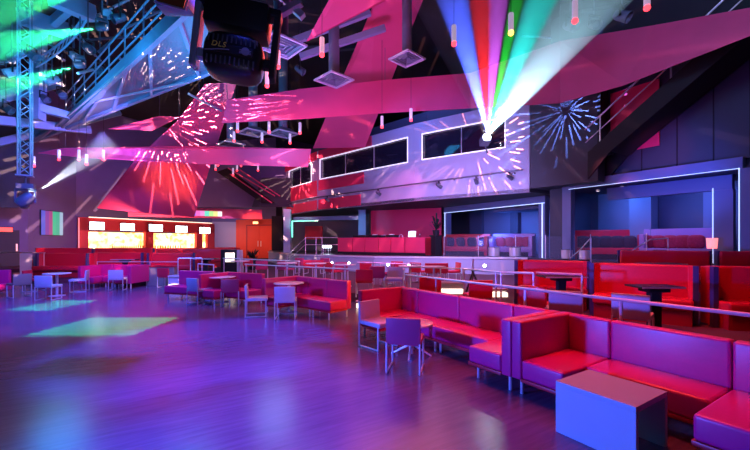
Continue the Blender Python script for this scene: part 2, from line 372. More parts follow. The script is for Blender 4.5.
struct('trim_hall_panel', lambda b: wallrect(b, pd(305, 27), pd(322, 26.6), 1.9, 2.85, 0.1), 'leather_dark')
# roof steel
def beam(n, a, c, w, h, m): struct('ceiling_beam_%d' % n, lambda b: (lambda d, L: bmesh.ops.transform(b, matrix=Matrix.Translation((a+c)/2) @ d.to_track_quat('Y', 'Z').to_matrix().to_4x4() @ Matrix.Diagonal((w, L, h, 1)), verts=bmesh.ops.create_cube(b, size=1)['verts']))((c-a).normalized(), (c-a).length), m)
bl = [(at(22, 16, 12), at(66, 31, 13.5), .35, .5), (at(52, -4, 11), at(92, 14, 12.5), .35, .5), (at(-10, 100, 15), at(60, 82, 17), .3, .45), (at(40, 20, 15), at(38, 120, 15), .35, .35), (at(-5, 120, 15), at(90, 130, 18), .25, .35),
      (at(10, 60, 14), at(90, -10, 12), .2, .3), (at(-30, 150, 17), at(120, 112, 21), .25, .35), (at(40, 108, 15), at(70, 116, 15.5), .3, .3), (at(292, 42, 13), at(370, 12, 13), .18, .22), (at(300, 57, 13), at(385, 28, 13), .16, .2),
      (at(200, 60, 17), at(420, 40, 18), .2, .3), (at(560, 10, 14), at(760, -20, 12), .25, .3), (at(540, 60, 17), at(640, 0, 15), .2, .3), (at(210, 108, 22), at(330, 100, 22), .2, .3)]
for i, (a, c, w, h) in enumerate(bl): beam(i+1, a, c, w, h, 'steelblue' if i < 10 else 'darkwall')
# ================================================================ SAILS, BAR, BALCONY THINGS
def sailthing(label, fn, hang):
    t = thing('fabric_sail', label, 'ceiling sail', hang[0], 0, 'red fabric ceiling sails')
    part('fabric', fn, 'sail', t, world=True)
    for p in hang: part('cable', lambda b: tube(b, p, (p.x, p.y, CEIL), .008, 5), 'fixture', t, world=True)
    return t
def sail(label, pts, t=0.04):
    pp = [at(*p) for p in pts]
    return sailthing(label, lambda b: slab(b, pp, t), [p.lerp(sum(pp, Vector())/len(pp), .03) for p in sorted(pp, key=lambda p: -p.z)[:2]])
def bandsail(label, top, bot):
    tv = [at(*p) for p in top]; bv = [at(*p) for p in bot]
    def fn(b):
        k = len(top)
        n = Vector((-F_.x, -F_.y, 0))*0.04
        a = [b.verts.new(p) for p in tv]; c = [b.verts.new(p) for p in bv]
        a2 = [b.verts.new(p-n) for p in tv]; c2 = [b.verts.new(p-n) for p in bv]
        for i in range(k-1):
            b.faces.new((a[i], c[i], c[i+1], a[i+1])); b.faces.new((a2[i+1], c2[i+1], c2[i], a2[i]))
            b.faces.new((a[i+1], a2[i+1], a2[i], a[i])); b.faces.new((c[i], c2[i], c2[i+1], c[i+1]))
        b.faces.new((a[0], a2[0], c2[0], c[0])); b.faces.new((c[-1], c2[-1], a2[-1], a[-1]))
    return sailthing(label, fn, [tv[0], tv[2], tv[4]])
bandsail('longest red sail, a folded band crossing the whole roof towards the staircase',
         [(227, 100, 13.6), (300, 89, 14.0), (385, 80, 14.3), (470, 73, 14.5), (560, 41, 12.8), (655, 25, 11), (770, 4, 9.0)],
         [(222, 123, 13.5), (300, 119, 13.9), (385, 113, 14.2), (470, 108, 14.4), (560, 103, 12.9), (625, 85, 11.4), (770, 28, 8.9)])
sail('broad red strip hanging down past the vent, crossing behind the longest sail', [(378, -6, 12.6), (425, -6, 12.8), (365, 147, 18.6), (313, 148, 18.9)])
sail('pointed red sail with its tip beside the square vent under the roof', [(331, -4, 11.5), (400, -25, 11), (398, -6, 11), (306, 42, 12.6)])
sail('widest red sail flaring down towards the bar wall, with bright light streaks', [(205, 84, 16.2), (237, 82, 16.2), (194, 217, 21), (133, 212, 21), (97, 208, 21), (135, 160, 18.7), (178, 120, 17)])
sail('slim horizontal pink red sail crossing the widest one above the bar', [(38, 153, 16.5), (62, 148, 16.3), (200, 146, 16.0), (311, 149, 16.2), (308, 167, 16.4), (200, 164, 16.2), (85, 158, 16.4)])
sail('small pale pink sail tip above the slim horizontal sail', [(108, 129, 18.2), (160, 116, 17.4), (180, 117, 17.0), (152, 131, 17.6)])
sail('short red sail lying low over the bar ceiling edge', [(180, 208, 24), (262, 210, 26), (262, 219, 26.2), (128, 216, 22.5), (128, 210, 22.5)])

# ---- bar
def barz(py, px): return zat(py, onl(BA, BB, px)[1])
def barrect(b, pl, pr, yt, yb, t, off):
    L, dl = onl(BA, BB, pl); R, dr = onl(BA, BB, pr)
    wallrect(b, L, R, zat(yb, dl), zat(yt, dl), t, off)
br = thing('back_bar', 'lit back bar with red surround and glowing bottle niches on the far wall', 'back bar', (*onl(BA, BB, 130)[0], 0.4))
def f(b):
    z1 = barz(218, 77)
    def col(pl, pr, z0, zz): wallrect(b, onl(BA, BB, pl)[0], onl(BA, BB, pr)[0], z0, zz, 0.35, 0.36)
    col(77, 86, 0.4, z1); col(143, 151, 0.4, z1); col(194, 200, 0.4, z1); col(205, 212, 0.4, z1)
    zt = barz(230, 86)
    col(77, 212, zt, z1+0.05); col(77, 212, 0.4, 1.0)
part('surround', f, 'bar_red', br, world=True)
for pl, pr in ((86, 143), (151, 194), (200, 205)):
    part('bottle_niche', lambda b: wallrect(b, onl(BA, BB, pl)[0], onl(BA, BB, pr)[0], 0.95, barz(231.8, 86), 0.02, 0.03), 'niche', br, world=True)
    part('shelf', lambda b: [wallrect(b, onl(BA, BB, pl)[0], onl(BA, BB, pr)[0], z, z+0.03, 0.16, 0.18) for z in (1.15, 1.75)], 'white_top', br, world=True)
part('top_light', lambda b: wallrect(b, onl(BA, BB, 86)[0], onl(BA, BB, 209)[0], barz(218, 77)+0.05, barz(218, 77)+0.10, 0.08, 0.45), 'striplight', br, world=True)
part('side_light', lambda b: wallrect(b, onl(BA, BB, 76)[0], onl(BA, BB, 76.5)[0], 0.9, barz(218, 77), 0.06, 0.4), 'lampshade', br, world=True)
mons = [(86, 101.5, 222, 229.5, 'white screen over the bar, first from the projected stripes end'), (117, 131.5, 223.5, 230.5, 'white screen over the bar, second from the projected stripes end'), (145.5, 159.5, 224.5, 231, 'white screen over the bar at the middle column'),
        (172, 184, 226, 232.2, 'white screen over the bar above the second bottle niche'), (196, 207, 227.5, 233.3, 'white screen over the bar nearest the pale wall')]
for pl, pr, yt, yb, lab in mons:
    L, dl = onl(BA, BB, pl); R, dr = onl(BA, BB, pr)
    t = thing('monitor', lab, 'screen', (*((L+R)/2), zat(yb, dl)), 0, 'screens over the bar')
    cs = part('casing', lambda b: wallrect(b, L, R, zat(yb, dl)-.03, zat(yt, dl)+.03, 0.08, 0.46), 'black', t, world=True)
    part('panel', lambda b: wallrect(b, L+(R-L)*.03, R-(R-L)*.03, zat(yb, dl), zat(yt, dl), 0.02, 0.475), 'screen_white', cs, world=True)
def bottle(b):
    lathe(b, [(0, 0), (0.042, 0), (0.045, 0.02), (0.045, 0.19), (0.016, 0.25), (0.014, 0.31), (0, 0.315)], n=10)
bm = bmesh.new(); bottle(bm); b0 = obj('bottle', bm, 'bottle', None, True); used = False
for pl, pr, n, lab in ((112, 142, 15, 'dark bottle standing in the wide glowing niche of the back bar'), (152, 180, 12, 'dark bottle standing in the second glowing niche of the back bar')):
    for i in range(n):
        p, d = onl(BA, BB, pl+(pr-pl)*i/(n-1)); e = (BB-BA).normalized(); nn = Vector((e.y, -e.x))
        o = b0 if not used else b0.copy()
        if used: COL.objects.link(o)
        used = True
        p = p+nn*0.10; o.location = (p.x, p.y, 1.18)
        tag(o, lab, 'bottle', 'bottles in the ' + ('wide' if n == 15 else 'second') + ' niche')
CA, CB = pd(95, 22.5), pd(240, 29.5)
t = thing('bar_counter', 'long red bar counter in front of the back bar', 'bar counter', (*CA, 0.4))
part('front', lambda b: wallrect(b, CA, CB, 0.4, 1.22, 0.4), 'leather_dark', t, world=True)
part('worktop', lambda b: wallrect(b, CA, CB, 1.22, 1.28, 0.6, 0.1), 'bar_red', t, world=True)
# glowing panel in place of stripes projected on the wall; coloured light bar
A_, B_ = onl(W1A, BA, 39.5)[0], onl(W1A, BA, 62)[0]
t = thing('projected_stripes', 'glowing panel for the blue, pink and green stripes of light projected beside the bar', 'screen', (*A_, zat(235, 22.5)))
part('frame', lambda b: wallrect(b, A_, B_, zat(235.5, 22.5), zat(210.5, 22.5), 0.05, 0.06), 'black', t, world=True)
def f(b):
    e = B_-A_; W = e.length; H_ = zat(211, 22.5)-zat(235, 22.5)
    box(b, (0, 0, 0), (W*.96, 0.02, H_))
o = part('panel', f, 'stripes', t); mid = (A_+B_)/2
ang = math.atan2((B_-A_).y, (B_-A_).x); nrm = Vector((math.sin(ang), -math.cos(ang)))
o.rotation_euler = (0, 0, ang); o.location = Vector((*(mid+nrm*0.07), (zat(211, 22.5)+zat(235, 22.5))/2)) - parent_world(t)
A_, B_ = pd(191, 23.6), pd(222, 24.4)
bm = bmesh.new(); box(bm, (0, 0, 0), ((B_-A_).length, 0.1, zat(211, 24)-zat(216, 24)))
o = obj('light_bar', bm, 'stripes2'); o.location = (*((A_+B_)/2), zat(213.6, 24)); o.rotation_euler = (0, 0, math.atan2((B_-A_).y, (B_-A_).x))
tag(o, 'bar of coloured stripes hanging over the end of the bar by the pale wall', 'light bar')
# doors
def f(b): wallrect(b, D0+(D1-D0)*a0, D0+(D1-D0)*a1, T1+.01, 3.15, 0.06, 0.05)
dr_ = None
for i, (a0, a1) in enumerate(((0.30, 0.60), (0.61, 0.90))):
    d = struct('door_%d' % (i+1), f, 'reddoor')
    hp = D0+(D1-D0)*(a1-.03 if i == 0 else a0+.03)
    h = struct('door_handle', lambda b: wallrect(b, hp, hp+(D1-D0).normalized()*.05, 1.3, 1.8, 0.06, 0.13), 'steel', d)
struct('trim_door_1', lambda b: (wallrect(b, D0+(D1-D0)*.27, D0+(D1-D0)*.295, T1, 3.25, 0.08, 0.07), wallrect(b, D0+(D1-D0)*.905, D0+(D1-D0)*.93, T1, 3.25, 0.08, 0.07), wallrect(b, D0+(D1-D0)*.27, D0+(D1-D0)*.93, 3.16, 3.25, 0.08, 0.07)), 'leather_dark')
pe = onl(D0, D1, 257)[0]
t = thing('exit_sign', 'small orange glowing sign over the red double doors', 'sign', (*pe, 3.3))
part('case', lambda b: box(b, (0, 0, 0.12), (0.5, 0.1, 0.26), rz=-.56), 'black', t); part('panel', lambda b: box(b, (-.05, -.06, 0.12), (0.44, 0.05, 0.2), rz=-.56), 'exitorange', t)
t.location = (pe.x-.15, pe.y-.2, 3.3)
pe, de = onl(W0A, W1A, 5)
t = thing('exit_sign', 'red glowing sign on the purple side wall above a dark doorway', 'sign', (*(pe+V2(-.02, -.1)), zat(232, de)))
ang = math.atan2((W1A-W0A).y, (W1A-W0A).x)
part('case', lambda b: box(b, (0, 0, .13), (0.75, 0.1, 0.3), rz=ang), 'black', t); part('panel', lambda b: box(b, (.03, -.05, .13), (0.66, 0.05, 0.22), rz=ang), 'exitred', t)
d_ = struct('door_3', lambda b: wallrect(b, onl(W0A, W1A, -14)[0], onl(W0A, W1A, 19)[0], 0.25, 2.35, 0.06, 0.05), 'darkwall')
h = struct('door_handle', lambda b: wallrect(b, onl(W0A, W1A, 15)[0], onl(W0A, W1A, 16.4)[0], 1.2, 1.6, 0.06, 0.12), 'steel', d_)
# ---- lighting pipe on the balcony with small spotlights
def offp(A, B, px, off):
    p, d = onl(A, B, px); e = (B-A).normalized(); n = Vector((e.y, -e.x))
    if n.dot(-p) < 0: n = -n
    return p+n*off, d
pp = []
for A, B, px, z in ((F2, F3, 286, 4.56), (F1, F2, 322, 4.56), (F1, F2, 412, 4.56), (F0, F1, 420, 4.56), (F0, F1, 524, 4.66)):
    p, d = offp(A, B, px, 0.22); pp.append(Vector((*p, z)))
t = thing('lighting_pipe', 'dark pipe for spotlights running along the lavender balcony front', 'pipe', pp[0])
part('pipe', lambda b: path(b, pp, 0.035), 'fixture', t, world=True)
for A, B, px in ((F2, F3, 300), (F1, F2, 345), (F1, F2, 398), (F0, F1, 455), (F0, F1, 515)):
    a, _ = offp(A, B, px, -0.02); c, _ = offp(A, B, px, 0.24)
    part('bracket', lambda b: tube(b, (*a, 4.58), (*c, 4.58), 0.025), 'fixture', t, world=True)
def make_spot(key):
    t = thing('spotlight', '', 'spotlight')
    part('clamp', lambda b: (box(b, (0, 0, -.04), (.07, .1, .1)), tube(b, (0, 0, -.05), (0, 0, -.14), .015)), 'black', t)
    part('yoke', lambda b: (box(b, (-.13, 0, -.22), (.02, .04, .2)), box(b, (.13, 0, -.22), (.02, .04, .2)), box(b, (0, 0, -.13), (.28, .04, .02))), 'black', t)
    def f(b):
        mx = Matrix.Rotation(math.radians(115), 4, 'X')
        lathe(b, [(0, -.22), (.07, -.22), (.1, -.12), (.11, .1), (.125, .22), (.11, .22), (.10, .14), (0, .14)], (0, 0, -.28), 14, mx)
    part('can', f, 'fixture', t, True)
    return t
spot = Kind(make_spot)
for A, B, px, lab in ((F1, F2, 381, 'spotlight clamped to the balcony pipe at the end of the red panels'), (F0, F1, 441, 'spotlight clamped to the balcony pipe below the window nearest the beam projector'), (F0, F1, 478, 'spotlight clamped to the balcony pipe straight under the bright projector'),
                      (F0, F1, 511, 'spotlight clamped to the balcony pipe near the end of the lavender wall'), (F2, F3, 294, 'spotlight clamped to the far end of the balcony pipe under the smallest window'), (F1, F2, 330, 'spotlight clamped to the balcony pipe below the longest window, on the red panels')):
    p, d = offp(A, B, px, 0.22); z = 4.53 if px < 420 else 4.53+.1*(px-420)/104
    e = (B-A).normalized()
    spot('s', (p.x, p.y, z), math.atan2(e.y, e.x)+random.uniform(-.6, .6), lab, 'spotlights along the balcony pipe').scale = (.72, .72, .72)
# projector at the root of the coloured beams
APX = at(487, 137, 15.7)
t = thing('beam_projector', 'bright projector on the balcony window throwing the coloured fan of beams', 'projector', APX)
aim = Vector((*(-F_), 0.25)).normalized(); q = aim.to_track_quat('Z', 'Y').to_matrix().to_4x4()
part('housing', lambda b: (lambda vs: bmesh.ops.transform(b, matrix=q @ Matrix.Translation((0, 0, -.28)) @ Matrix.Diagonal((.36, .3, .5, 1)), verts=vs))(bmesh.ops.create_cube(b, size=1)['verts']), 'fixture', t)
part('lens', lambda b: lathe(b, [(0, .03), (.13, .03), (.15, 0), (.15, -.05), (0, -.05)], (0, 0, 0), 18, q), 'whitelens', t, True)
pj, _ = offp(F0, F1, 487, -0.02)
part('arm', lambda b: tube(b, APX+aim*-.4, (pj.x, pj.y, APX.z-.55), .03), 'fixture', t, world=True)
# ---- DJ desk
DA, DB = pd(338, 21.6), pd(425.5, 18.4)
e = (DB-DA).normalized(); dn = Vector((e.y, -e.x)); dn = dn if dn.dot(-DA) > 0 else -dn
t = thing('dj_desk', 'long pink panelled DJ desk standing on the stage', 'desk', (*DB, ST+.03))
part('body', lambda b: wallrect(b, DA, DB, ST+.03, 1.90, .7), 'leather_dark', t, world=True)
cuts = [338, 353, 365.3, 378.7, 391.3, 405.3, 425.5]
for i in range(6):
    a = onl(DA, DB, cuts[i]+.35)[0]; c = onl(DA, DB, cuts[i+1]-.35)[0]
    part('front_panel', lambda b: wallrect(b, a, c, 1.16, 1.9, .04, .05), 'redwall', t, world=True)
part('plinth', lambda b: wallrect(b, DA, DB, ST+.03, 1.14, .05, .03), 'blackmat', t, world=True)
part('top', lambda b: wallrect(b, DA, DB, 1.9, 1.94, .8, .06), 'redwall', t, world=True)
def deskpt(px, back): return onl(DA, DB, px)[0]-dn*back
ez = math.atan2(e.y, e.x)
def ondesk(name, px, back, label, cat, parts, group=None):
    p = deskpt(px, back); t = thing(name, label, cat, (p.x, p.y, 1.94), ez, group)
    for nm, fn, m in parts: part(nm, fn, m, t)
def deck(b): box(b, (0, 0, .07), (.55, .42, .14), bev=.01)
def platter(b): lathe(b, [(0, .18), (.15, .18), (.16, .14), (0, .14)], (-.05, 0, 0), 18)
ondesk('turntable', 372, .35, 'black turntable on the DJ desk beside the mixer', 'turntable', [('deck', deck, 'black'), ('platter', platter, 'steel')])
ondesk('turntable', 389, .35, 'black turntable on the DJ desk near the laptop', 'turntable', [('deck', deck, 'black'), ('platter', platter, 'steel')])
ondesk('dj_mixer', 381, .35, 'black mixer between the two turntables on the DJ desk', 'mixer', [('case', lambda b: box(b, (0, 0, .06), (.35, .4, .12), bev=.01), 'black'), ('knobs', lambda b: [tube(b, (x, y, .12), (x, y, .15), .015) for x in (-.1, 0, .1) for y in (-.12, 0, .12)], 'fixture_pale')])
ondesk('equipment_case', 357, .4, 'low black equipment case on the far end of the DJ desk', 'case', [('box', lambda b: box(b, (0, 0, .07), (.9, .4, .14), bev=.01), 'black'), ('lid_trim', lambda b: box(b, (0, -.0, .145), (.86, .36, .01)), 'fixture')])
ondesk('laptop', 409.5, .3, 'open laptop with a pale blue glowing lid on the DJ desk', 'laptop', [('keyboard', lambda b: box(b, (0, .12, .01), (.42, .28, .02)), 'fixture'), ('lid', lambda b: box(b, (0, -.03, .17), (.42, .02, .3), rx=-.2), 'laptop')])
ondesk('headphones', 399, .2, 'small silver headphones lying between turntable and laptop', 'headphones', [('band', lambda b: path(b, [(-.1, 0, .04), (-.08, 0, .12), (0, 0, .16), (.08, 0, .12), (.1, 0, .04)], .012), 'steel'), ('ear_cup', lambda b: (ball(b, (-.1, 0, .05), .045, .6), ball(b, (.1, 0, .05), .045, .6)), 'fixture_pale')])
ondesk('microphone', 418, .2, 'small microphone on a short stand at the desk end', 'microphone', [('stand', lambda b: (lathe(b, [(0, 0), (.07, 0), (.07, .015), (0, .02)]), tube(b, (0, 0, 0), (0, 0, .12), .01)), 'black'), ('head', lambda b: ball(b, (0, 0, .14), .035), 'fixture_pale')])
# plant on a pedestal beside the desk
pl = pd(436, 18.9)
t = thing('pedestal', 'dark square pedestal carrying a plant beside the DJ desk', 'pedestal', (*pl, ST))
part('body', lambda b: box(b, (0, 0, .5), (.42, .42, 1.0), bev=.01), 'blackmat', t); part('cap', lambda b: box(b, (0, 0, 1.02), (.48, .48, .05)), 'black', t)
t = SPIKY = thing('potted_plant', 'dark spiky plant on the pedestal in front of the pink wall', 'plant', (*pl, ST+1.045))
part('pot', lambda b: lathe(b, [(0, 0), (.11, 0), (.14, .2), (.12, .2), (0, .17)]), 'black', t, True)
def f(b):
    for i in range(26):
        a = random.uniform(0, 6.28); l = random.uniform(.25, .65); up = random.uniform(.3, 1.2)
        p0 = Vector((0, 0, .18)); p1 = p0+Vector((math.cos(a)*l*.45, math.sin(a)*l*.45, l*up)); p2 = p1+Vector((math.cos(a)*l*.4, math.sin(a)*l*.4, -.05))
        w = Vector((-math.sin(a), math.cos(a), 0))*.03
        v = [b.verts.new(x) for x in (p0-w*.4, p0+w*.4, p1+w, p1-w, p2)]
        b.faces.new((v[0], v[1], v[2], v[3])); b.faces.new((v[3], v[2], v[4]))
part('leaves', f, 'leaf', t); SPIKY.scale = (1.3, 1.3, 1.3)
#PART3
# ================================================================ FURNITURE
def make_booth(label, loc, rz, L, left=True, right=True, panels=1, group=None, end_m='leather', face_m='leather'):
    t = thing('booth_sofa', label, 'sofa', (*loc, 0), rz, group)
    D, bk, rs = 1.05, .14, .48
    y0 = bk if right else 0; y1 = L-bk if left else L
    s0 = y0+(rs if right else 0); s1 = y1-(rs if left else 0)
    def cush(b, x0, x1, a, c): box(b, ((x0+x1)/2, (a+c)/2, .305), (x1-x0-.006, c-a-.006, .2), bev=.03, seg=3)
    def skirt(b, x0, x1, a, c): box(b, ((x0+x1)/2, (a+c)/2, .185), (x1-x0+.01, c-a+.01, .04), bev=.012)
    sx_ = part('seat', lambda b: cush(b, -.66, -bk, s0, s1), 'leather', t, True)
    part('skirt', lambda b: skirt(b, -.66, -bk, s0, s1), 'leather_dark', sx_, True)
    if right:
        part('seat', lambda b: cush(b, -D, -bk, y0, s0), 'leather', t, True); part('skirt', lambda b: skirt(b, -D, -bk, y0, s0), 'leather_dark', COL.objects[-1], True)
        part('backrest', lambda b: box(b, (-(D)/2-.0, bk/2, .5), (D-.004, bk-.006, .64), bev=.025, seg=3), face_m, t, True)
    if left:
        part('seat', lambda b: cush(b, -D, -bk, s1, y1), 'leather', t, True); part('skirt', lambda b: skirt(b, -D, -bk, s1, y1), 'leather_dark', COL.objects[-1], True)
        part('backrest', lambda b: box(b, (-(D)/2, L-bk/2, .5), (D-.004, bk-.006, .64), bev=.025, seg=3), face_m, t, True)
    ys = [y0]+([s0] if right else [])+[s0+(s1-s0)*i/panels for i in range(1, panels)]+([s1] if left else [])+[y1]
    for a, c in zip(ys, ys[1:]):
        part('backrest', lambda b: box(b, (-bk/2, (a+c)/2, .5), (bk-.004, c-a-.006, .64), bev=.03, seg=3), 'leather', t, True)
    legs = [(-.6, s0+.1), (-.6, s1-.1), (-.08, .08), (-.08, L-.08), (-.08, L/2)]
    if panels > 1: legs += [(-.6, (s0+s1)/2-.06), (-.6, (s0+s1)/2+.06)]
    if right: legs += [(-D+.1, .08), (-D+.1, s0-.08)]
    if left: legs += [(-D+.1, L-.08), (-D+.1, s1+.08)]
    for x, y in legs: part('leg', lambda b: tube(b, (x, y, 0), (x, y, .175), .018, 10), 'chrome', t)
    return t
def rzof(v): return math.atan2(-v[0], v[1])
make_booth('red corner booth sofa around the grey cube table, closest to the camera', (4.58, .47), 0, 2.25, group='red booth sofas')
make_booth('red U shaped booth sofa curving around the low round white table', (4.56, 2.73), 0.035, 3.25, panels=2, group='red booth sofas')
make_booth('red booth sofa with an open end glowing orange where its rail stops', (4.1, 7.45), rzof((-.29, .956)), 2.0, right=False, panels=2, group='red booth sofas')
make_booth('red booth sofa behind the magenta backed chair, in the middle of the row', (3.0, 10.45), rzof((-.52, .85)), 1.45, right=False, group='red booth sofas')
make_booth('red booth sofa beside the light blue chair backs, next to the lit step', (1.95, 12.0), rzof((-.62, .78)), 1.3, left=False, right=False, group='red booth sofas')
def lsofa(label, pl, pr, d, dd=0, **k):
    a, b = pd(pr, d), pd(pl, d+dd); make_booth(label, a, rzof(b-a), (b-a).length, group='red booth sofas', **k)
lsofa('low red sofa against the platform below the bar, with two backrest panels', 100, 150, 14.55, .1, panels=2)
lsofa('low pink lit sofa cut by the photo edge next to the dark backed chair', -30, 12, 11.9, -.3, panels=1, right=False)

def make_banq(label, loc, rz, L, z, h=1.05, wings=True, group='tall red banquettes', m='leather_red'):
    t = thing('tall_banquette', label, 'banquette', (*loc, z), rz, group)
    part('backrest', lambda b: box(b, (-.08, L/2, h/2+.02), (.16, L-.1, h-.04), bev=.05, seg=3), m, t, True)
    part('seat', lambda b: box(b, (-.4, L/2, .36), (.5, L-.16, .18), bev=.04, seg=3), m, t, True)
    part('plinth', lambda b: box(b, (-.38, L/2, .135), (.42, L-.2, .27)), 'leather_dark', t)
    for y, s in ((.04, 1), (L-.04, -1)):
        part('end_post', lambda b: box(b, (-.06 if not wings else -.34, y, h/2), (.10, .075, h)), 'piping', t)
        if wings:
            def f(b):
                pts = [(-.30, -.03), (-.02, -.03), (-.02, .06), (-.12, .10), (-.22, .09), (-.30, .04)]
                prism(b, [(x, y+s*v) for x, v in pts], .02, h-.01)
            part('wing', f, m, t)
    return t
def banq(label, pl, dl, pr, dr, z, **k):
    a, b = pd(pr, dr), pd(pl, dl); return make_banq(label, a, rzof(b-a), (b-a).length, z, **k)
banq('tall red banquette behind the blue chair, its table edged by a steel rail', 516, 9.0, 590, 8.3, T1, h=1.03)
banq('tall red banquette behind the lilac chair, with a purple sheen on its back', 592, 7.75, 697, 6.75, T1, h=1.03)
banq('tall red banquette cut off by the photo edge, below the pink lamp', 699, 6.7, 790, 6.4, T1, h=1.03)
banq('upper red banquette between two dark posts, in front of the cushioned alcove sofas', 617, 10.4, 710, 9.6, T2, h=1.02, wings=False)
banq('upper red banquette at the photo edge beside the pink table lamp', 714, 9.6, 800, 9.4, T2, h=1.02, wings=False)
banq('tall red banquette beside the blue lit panel, first below the projected stripes', 44, 15.9, 95, 15.8, T1, h=.98)
banq('tall red banquette behind the light blue chair, under the first bar screens', 97, 16.1, 148, 16.1, T1, h=1.0)
banq('tall red banquette above the olive panel, next to the square steel rail', 150, 16.2, 197, 16.6, T1, h=.98)
banq('back row red banquette starting below the projected stripes', 37, 18.9, 94, 18.9, .4, h=1.0, wings=False)
banq('back row red banquette in front of the wide bottle niche', 96, 18.9, 155, 19.0, .4, h=1.0, wings=False)
banq('back row red banquette running to the dark plant by the red doors', 157, 19.2, 236, 20.2, .4, h=.95, wings=False)

# ---- chairs
def make_chair(key):
    cm = {'grey': 'grey_vinyl', 'plum': 'plum', 'red': 'leather_red', 'dark': 'olive'}[key]
    t = thing('club_chair', '', 'chair')
    part('seat', lambda b: box(b, (0, .01, .40), (.45, .46, .07), bev=.02), cm, t, True)
    part('backrest', lambda b: box(b, (0, -.225, .555), (.45, .05, .34), bev=.015, rx=.06), cm, t, True)
    for s in (-1, 1):
        x = s*.215
        part('leg', lambda b: path(b, [(x, -.235, .40), (x, -.24, .014), (x, .20, .014), (x, .20, .37)], .0135), 'chrome', t)
    part('stretcher', lambda b: tube(b, (-.215, .2, .36), (.215, .2, .36), .01), 'chrome', t)
    return t
chair = Kind(make_chair)
GF, GP = 'chairs along the dance floor', 'chairs on the platform'
def chair_at(key, pos, fv, label, z=0.0, group=GF): return chair(key, (pos[0], pos[1], z), face(fv), label, group)
chair_at('plum', (3.03, 4.0), (.71, .70), 'plum chair seen from behind, tucked up to the low round white table')
chair_at('grey', (3.30, 5.08), (.2, -.97), 'pale grey lilac chair facing sideways beside the low round white table')
c8 = pd(286, 8.35)
chair_at('grey', c8, (.42, .9), 'lilac backed chair in front of the booth with the orange end')
chair_at('grey', pd(257, 8.6), (.95, -.3), 'lilac chair seen from its side against the outer arm of the orange ended booth')
chair_at('plum', pd(231, 10.0), (.3, .95), 'magenta backed chair at the high round table by the middle booth')
chair_at('grey', pd(200, 10.2), (.85, .5), 'light blue lit chair beside the high round table by the middle booth')
chair_at('plum', pd(210.5, 11.0), (.6, -.8), 'dark red chair behind the high round table by the middle booth')
chair_at('grey', pd(118, 13.2), (.25, .97), 'bright blue lit chair standing alone below the bar')
chair_at('red', pd(167, 14.1), (.6, .8), 'red chair against the olive side panel')
chair_at('grey', pd(79, 12.8), (-.85, .1), 'purple chair facing the round table near the photo edge, on the bar side')
chair_at('grey', pd(49, 11.0), (.4, .9), 'purple backed chair in front of the round table below the projected stripes')
chair_at('dark', pd(19, 11.5), (-.5, .85), 'dark backed chair next to the pink lit sofa')
chair_at('red', pd(35, 12.9), (.8, -.3), 'small red chair by the blue lit panel')
for key, px, d, fv, lab in (
    ('red', 364, 10.0, (.5, .9), 'orange red chair back just past the gap between the two front rails'),
    ('plum', 377, 11.3, (.5, .85), 'purple chair between the orange red chair and the steel post'),
    ('red', 367, 14.0, (.7, .7), 'red chair below the pink DJ desk, near its far end'),
    ('plum', 387, 12.4, (-.8, .4), 'dim red chair turned aside behind the purple chair'),
    ('red', 398, 14.2, (.7, .7), 'red chair below the middle of the pink DJ desk'),
    ('grey', 394.5, 10.6, (-.6, -.75), 'open framed lilac chair behind the rail corner'),
    ('red', 419, 13.3, (.95, .3), 'thin red chair edge at the start of the row below the stage'),
    ('red', 431, 13.0, (.6, .8), 'red chair of the close pair below the stage edge, nearer the DJ desk'),
    ('red', 441, 13.0, (.6, .8), 'red chair of the close pair below the stage edge, nearer the tripod'),
    ('red', 452, 13.2, (-.9, .4), 'red chair seen from its side at the end of the row below the stage'),
    ('red', 429.5, 7.9, (.6, .8), 'red chair back showing just over the U shaped booth beside the lit step table'),
    ('leather_dark', 477, 7.3, (.5, .86), 'dark red chair back below the black tripod'),
    ('red', 538, 6.3, (.9, .2), 'red chair seen from its side behind the front rail, beside the blue lit chair'),
    ('grey', 563, 5.75, (.75, .6), 'blue lit chair behind the front rail, over the booth with the cube table'),
    ('grey', 633, 5.35, (.92, .25), 'lilac chair at the long table behind the front rail'),
    ('plum', 286, 14.5, (.8, .3), 'pink chair by the pale pillar, on the platform below the balcony'),
    ('red', 309, 15.2, (.4, .9), 'red chair facing the stage wall between the first two wall lamps'),
    ('red', 318, 15.2, (.4, .9), 'red chair facing the stage wall next to the second wall lamp'),
    ('plum', 302, 17.2, (.7, .6), 'small dark pink chair close under the stage railing'),
    ('plum', 327, 17.0, (.7, .6), 'small purple chair close under the stage beside the second wall lamp'),
    ('red', 334, 13.4, (.9, .1), 'red chair behind the rail end by the lit aisle'),
    ('plum', 342, 13.6, (.5, .8), 'dim purple chair below the far corner of the DJ desk'),
    ('plum', 262, 14.6, (.3, .9), 'red purple chair behind the rail in front of the red doors'),
    ('red', 250, 16.8, (.5, .7), 'red chair low in front of the red doors')):
    if key == 'leather_dark': key = 'red'
    chair_at(key, pd(px, d), fv, lab, T1, GP)

